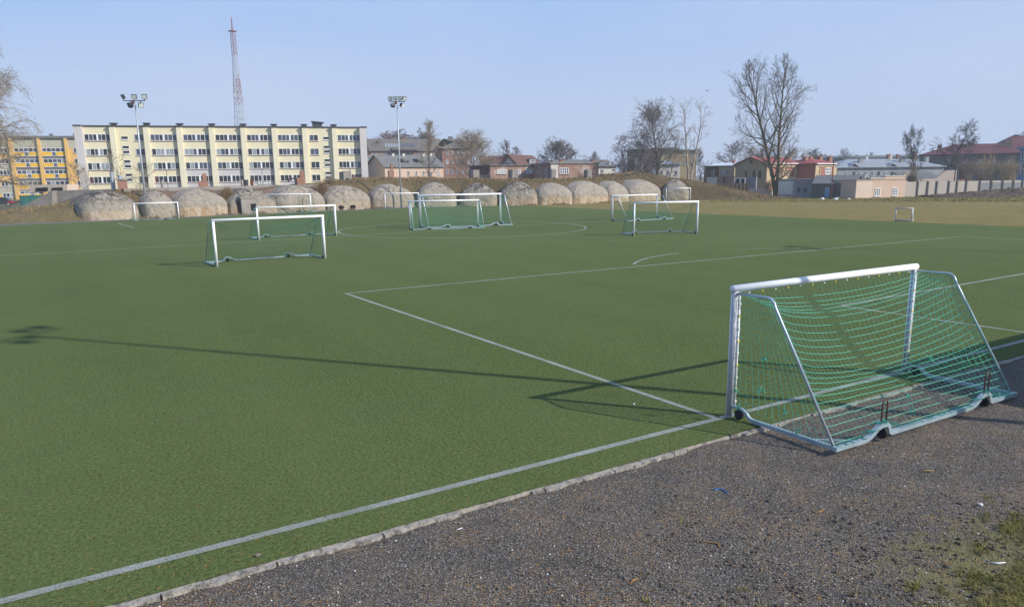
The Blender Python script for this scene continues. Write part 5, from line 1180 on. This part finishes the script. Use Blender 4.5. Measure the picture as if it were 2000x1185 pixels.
# --- concrete panel wall
wl = House('concrete_wall', 'long pale concrete panel wall with dark posts at the right', 1766, 2060, 386, 355.5, 118, 124, .16, 'panel_concrete', 'wall'); wl.walls()
for x in (1793, 1812.5, 1830, 1853.5, 1869.5, 1887.5, 1914, 1936, 1958, 1979, 1997, 2016, 2036): 
    u, _ = wl.loc(x, 355); MB().box(u-.12, -.12, 0, u+.12, .2, wl.H+.06).build('post', 'coping', wl.o)
for a, b_ in ((1914.5, 1935.5), (1936.5, 1957.5), (1958.5, 1978.5), (1979.5, 1996.5)): wl.block('stained_panel', 'grey_panel', a, 356.5, b_, 386, .02)
rb = MB(); rs_ = np.linspace(0, 1, 70); V = []
for t in rs_:
    x = 1790+290*t; hgt = .15+1.25*t*(1-.1*t)
    for j in range(12):
        c_ = j/11; p = wl.A+wl.d*wl.loc(x, 380)[0]+wl.n*(.1+c_*9.)
        V.append((p.x, p.y, max(-.13, hgt*sm((1-c_)*1.25)+(.34*fbm(p.x, p.y, .7)+.22*fbm(p.x, p.y, 2.2))*min(1, (1-c_)*2.5)*min(1, .35+t) -.1*(c_ > .95))))
Fq = [(i*12+j, i*12+j+1, (i+1)*12+j+1, (i+1)*12+j) for i in range(69) for j in range(11)]
tag(nmesh('rubble_heap', V, Fq, 'rubble'), 'long low heap of rubble and dry brush along the foot of the concrete wall', 'rubble')
gp = []
for _ in range(1500):
    t = R.random()**.7; p = wl.A+wl.d*wl.loc(1800+270*t, 380)[0]+wl.n*R.uniform(.3, 8.5); c_ = ((p-wl.A).dot(wl.n)-.1)/9.; gp.append((p.x, p.y, max(0, (.15+1.25*t)*sm((1-c_)*1.25)-.1)))
grass_stuff('rubble_brush', gp, .1, .4, .03, 'straw', 'dry brush and stalks tangled over the rubble heap', 'brush', .8, 2)
gp = []
while len(gp) < 6500:
    x = R.uniform(1385, 2090); y = R.uniform(383, 394.5); p = ground(x, y)
    gp.append((p.x, p.y, -.05))
grass_stuff('field_edge_grass', gp, .06, .22, .03, 'grass_blade', 'green and dry grass strip along the far edge of the brown field', 'grass', .5, 3)
# --- pink ruin behind the wall
h = House('pink_ruin', 'pink ruin with a steep broken gable and a sunken dark roof behind the concrete wall', 1752, 1868, 386, 353, 124, 124, 9, 'pink_pale'); 
u = lambda x: h.loc(x, 345)[0]; zz_ = lambda y: h.z(1810, y)
h.wall = MB().prism([(u(1752), 0), (u(1868), 0), (u(1868), zz_(333)), (u(1847), zz_(333.5)), (u(1828), zz_(349)), (u(1795), zz_(350)), (u(1793), zz_(354)), (u(1768), zz_(352)), (u(1777), zz_(336)), (u(1764), zz_(338)), (u(1752), zz_(346))], 0, .5).build('wall', 'pink_pale', h.o)
MB().poly([(u(1776), .6, zz_(352)), (u(1846), .6, zz_(349)), (u(1846), 6, zz_(334)), (u(1776), 6, zz_(334)), (u(1776), .6, zz_(352)-.2), (u(1846), .6, zz_(349)-.2), (u(1846), 6, zz_(334)-.2), (u(1776), 6, zz_(334)-.2)], [(0, 1, 2, 3), (0, 4, 5, 1), (1, 5, 6, 2), (2, 6, 7, 3), (3, 7, 4, 0)]).build('roof', 'slate', h.o)
h.block('opening', 'dark_void', 1776, 343, 1786, 352, .02); h.block('brick_top', 'brick', 1869, 351, 1888, 354, -.5, None, 1)
# street lamp over the ruin
sp_ = at(1864, 352, 122); lz = zat(sp_.x, sp_.y, 322); la = MB().tube([(0, 0, 0), (0, 0, lz), (.15, 0, lz+.6), (.6, 0, lz+1.15), (1.5, 0, lz+1.7)], [.09, .07, .06, .05, .05], 8)
t = thing('street_lamp', (sp_.x, sp_.y, 0), a1, 'thin street lamp with a bent arm behind the pink ruin', 'street lamp'); la.build('pole', 'dark_steel', t, True); MB().box(1.35, -.12, lz+1.62, 2.0, .12, lz+1.8).build('lamp_head', 'dark_steel', t)
# --- long building with metal roof
h = House('metal_roofed_house', 'long grey building with a pale metal roof and two small gables', 1635, 1842, 352, 328.5, 188, 192, 13, 'grey_plaster'); h.hip(h.z(1700, 310.5, 6.5), 'metal_roof', .5, 6.5, 6)
for xa in (1666.5, 1741.5):
    uA = h.loc(xa-11, 328)[0]; uB = h.loc(xa+11, 328)[0]; uM = (uA+uB)/2; zt = h.z(xa, 318.5)
    MB().prism([(uA+.2, h.H-.1), (uB-.2, h.H-.1), (uM, zt-.15)], -.15, 4).build('small_gable', 'grey_plaster', h.o)
    MB().poly([(uA-.3, -.5, h.H), (uM, -.5, zt), (uB+.3, -.5, h.H), (uA-.3, 3, h.H), (uM, 4.5, zt), (uB+.3, 3, h.H), (uA-.3, -.5, h.H-.2), (uM, -.5, zt-.2), (uB+.3, -.5, h.H-.2)], [(0, 1, 4, 3), (1, 2, 5, 4), (0, 6, 7, 1), (1, 7, 8, 2)]).build('gable_roof', 'metal_roof', h.roof_o)
    h.yo = .17; h.win(xa-1.3, 322, xa+1.3, 326, 1, 1, sill=False, frame='dark_plaster'); h.yo = 0.
for x in (1651, 1666, 1677, 1689, 1701, 1714, 1727, 1740, 1753, 1768, 1782, 1800, 1815): h.win(x, 335, x+4.2, 343, 2, 1, frame='white_frame' if x % 2 else 'grey_panel')
for (x, yb, yt, w_, mt) in ((1681, 322, 309, 7, 'grey_plaster'), (1692, 313, 305.5, 4, 'white_plaster'), (1734.5, 311, 302, 3, 'brick'), (1739, 311, 301, 3, 'white_plaster'), (1753, 311, 301.5, 2.5, 'brick'), (1760.5, 317, 305, 4.5, 'grey_plaster'), (1786, 310, 296, 3, 'brick'), (1809, 322, 306, 5, 'grey_plaster')): h.chimney(x, yb, yt, w_, mt, 3.5 if yb > 314 else 6.5)
h = House('grey_house', 'distant grey gabled house between the red wing and the metal roofed building', 1626, 1652, 348, 319, 215, 215, 12, 'grey_plaster'); h.gable(h.z(1636, 308.5, 0), 'slate', .6, front=True)
h = House('skyline_block', 'distant low roofline with a row of chimneys over the metal roof', 1600, 1800, 335, 309, 310, 310, 14, 'grey_plaster'); h.gable(h.z(1700, 304.5, 7), 'slate', .5)
for x in (1604, 1612, 1622, 1673, 1676, 1708, 1719, 1775): h.chimney(x, 306, 302+R.random()*1.5, 3.5, R.choice(['brick', 'slate', 'white_plaster']))
# --- maroon roofed building
h = House('maroon_roofed_house', 'big grey building with a dark maroon roof behind the bare bushes', 1797, 2062, 352, 304, 212, 198, 15, 'dark_plaster'); h.hip(h.z(1900, 281.5, 7.5), 'maroon_roof', .6, 8, 3)
for x in (1850, 1880, 1910, 1940, 1970): 
    for y in (312, 328): h.win(x, y, x+5, y+8, 2, 1)
for (x, yb, yt, w_) in ((1883.5, 298, 283, 11), (1894, 288, 277.5, 6), (1963, 294, 279, 12), (1973, 284, 271.5, 7)): h.chimney(x, yb, yt, w_, 'beige_plaster', 5.0)
h.chimney(1835, 297, 283, 7, 'brick', 6)
h = House('maroon_roofed_house', 'higher maroon roof wing rising at the right edge', 1940, 2075, 352, 300, 226, 222, 16, 'dark_plaster'); h.hip(h.z(1990, 265, 8), 'maroon_roof', .6, 7, 2); h.chimney(1985, 268, 263.5, 8, 'dark_plaster')
h = House('blue_building', 'pale blue building cut off by the right edge of the view', 1989, 2070, 360, 292, 151, 144, 10, 'blue_plaster'); h.flat('blue_plaster', .5, .5); h.win(1996, 318, 2003, 341, 2, 2); h.win(1996, 297, 2003, 312, 2, 2)

# ------------------------------------------------------------------ broadcast tower
bp = at(474, 300, 380); zt = zat(bp.x, bp.y, 62); ztop = zat(bp.x, bp.y, 35)
tw = thing('lattice_tower', (bp.x, bp.y, 0), .5, 'tall red and white lattice broadcast tower behind the cream apartment block', 'tower')
prof = [(0, 3.6), (zat(bp.x, bp.y, 245), 2.1), (zat(bp.x, bp.y, 205), 1.65), (zat(bp.x, bp.y, 155), 1.25), (zat(bp.x, bp.y, 110), .95), (zt, .9)]
def hw_(z): return .88*float(np.interp(z, [a for a, b in prof], [b for a, b in prof]))
bands = [(0, 245, 'tower_white'), (245, 205, 'tower_white'), (205, 155, 'tower_red'), (155, 110, 'tower_white'), (110, 62, 'tower_red')]
zc = 0.
for ya, yb, mt in bands:
    z0 = zc; z1 = zat(bp.x, bp.y, yb); zc = z1; n = max(2, int((z1-z0)/3.0)); sg = []
    for i in range(n):
        a, b_ = z0+(z1-z0)*i/n, z0+(z1-z0)*(i+1)/n; wa, wb = hw_(a), hw_(b_)
        for (cx_, cy_), (dx_, dy_) in (((-1, -1), (1, -1)), ((1, -1), (1, 1)), ((1, 1), (-1, 1)), ((-1, 1), (-1, -1))):
            A_ = Vector((cx_*wa, cy_*wa, a)); B_ = Vector((cx_*wb, cy_*wb, b_)); C_ = Vector((dx_*wa, dy_*wa, a)); D_ = Vector((dx_*wb, dy_*wb, b_))
            sg += [(A_, B_, .16, .16), (A_, D_, .085, .085), (C_, B_, .085, .085), (B_, D_, .085, .085)]
    V, Fq = segtubes(sg, 4); nmesh('lattice_section', V, Fq, mt, tw)
    MB().tube([(0, 0, z0), (0, 0, z1)], .22, 6).build('cable_duct', 'steel', tw)
MB().box(-1.6, -1.6, zt, 1.6, 1.6, zt+.35).build('platform', 'tower_red', tw); MB().tube([(-.1, 0, zt), (-.1, 0, ztop)], [.42, .26], 8).build('top_antenna', 'tower_red', tw); MB().tube([(-.1, 0, ztop), (-.1, 0, ztop+4)], .06, 4).build('lightning_rod', 'steel', tw)
for y, sx in ((172, -1), (168, 1), (185, -1), (160, 1), (178, 1), (150, -1), (148, 1)):
    z = zat(bp.x, bp.y, y); w_ = hw_(z)+.5; MB().box(sx*w_-.15, -.25, z-1.4, sx*w_+.15, .1, z+1.4).build('panel_antenna', 'tower_white', tw); MB().box(min(0, sx*w_), -.05, z-.06, max(0, sx*w_), .05, z+.06).build('bracket', 'tower_red', tw)
for y, sx in ((186, -1), (182, 1), (222, 1), (236, 1), (232, .6)):
    z = zat(bp.x, bp.y, y); w_ = hw_(z)+.6; MB().tube([(sx*w_, -.5, z), (sx*w_, -.1, z)], [.75, .5], 14).build('dish', 'tower_white', tw)
# distant small street lamp and bird
sp_ = at(1186, 330, 190); lz = zat(sp_.x, sp_.y, 303); t = thing('street_lamp', (sp_.x, sp_.y, 0), a1, 'tiny distant street lamp above the low grey roofs left of the birches', 'street lamp'); MB().tube([(0, 0, 0), (0, 0, lz), (.9, 0, lz+.25)], .06, 6).build('pole', 'steel', t); MB().box(.7, -.1, lz+.17, 1.3, .1, lz+.32).build('lamp_head', 'steel', t)
bp_ = at(1381, 178, 160); b = MB(); b.tube([(-.28, 0, 0), (-.1, 0, .03), (.15, 0, .04), (.3, 0, .02)], [.02, .07, .07, .02], 8)
b.poly([(-.05, .05, .05), (.12, .05, .05), (.02, .55, .22), (-.12, .6, .22), (-.05, .05, .03), (.12, .05, .03), (.02, .55, .20), (-.12, .6, .20)], [(0, 1, 2, 3), (4, 7, 6, 5), (0, 4, 5, 1), (1, 5, 6, 2), (2, 6, 7, 3)]); b.poly([(-.05, -.05, .05), (.12, -.05, .05), (.02, -.55, .22), (-.12, -.6, .22), (-.05, -.05, .03), (.12, -.05, .03), (.02, -.55, .20), (-.12, -.6, .20)], [(0, 3, 2, 1), (4, 5, 6, 7), (0, 1, 5, 4), (1, 2, 6, 5), (2, 3, 7, 6)])
o = b.build('bird', 'dark_steel'); o.location = bp_; tag(o, 'small dark bird flying in the sky above the white roofed house', 'bird')
# spring haze in the air
hz = MB().box(-500, -300, -1.3, 1100, 1100, 125).build('haze'); tag(hz, 'thin pale haze in the air over the whole ground', 'haze', None, 'stuff')
hm = bpy.data.materials.new('haze'); hm.use_nodes = True; hm.node_tree.nodes.clear(); hz.data.materials.clear(); hz.data.materials.append(hm)
pv = hm.node_tree.nodes.new('ShaderNodeVolumePrincipled'); pv.inputs['Density'].default_value = .0005; pv.inputs['Color'].default_value = (.86, .92, 1, 1)
oo = hm.node_tree.nodes.new('ShaderNodeOutputMaterial'); hm.node_tree.links.new(pv.outputs[0], oo.inputs['Volume'])
sc.cycles.max_bounces = 6; sc.cycles.diffuse_bounces = 3; sc.cycles.glossy_bounces = 2; sc.cycles.transparent_max_bounces = 4
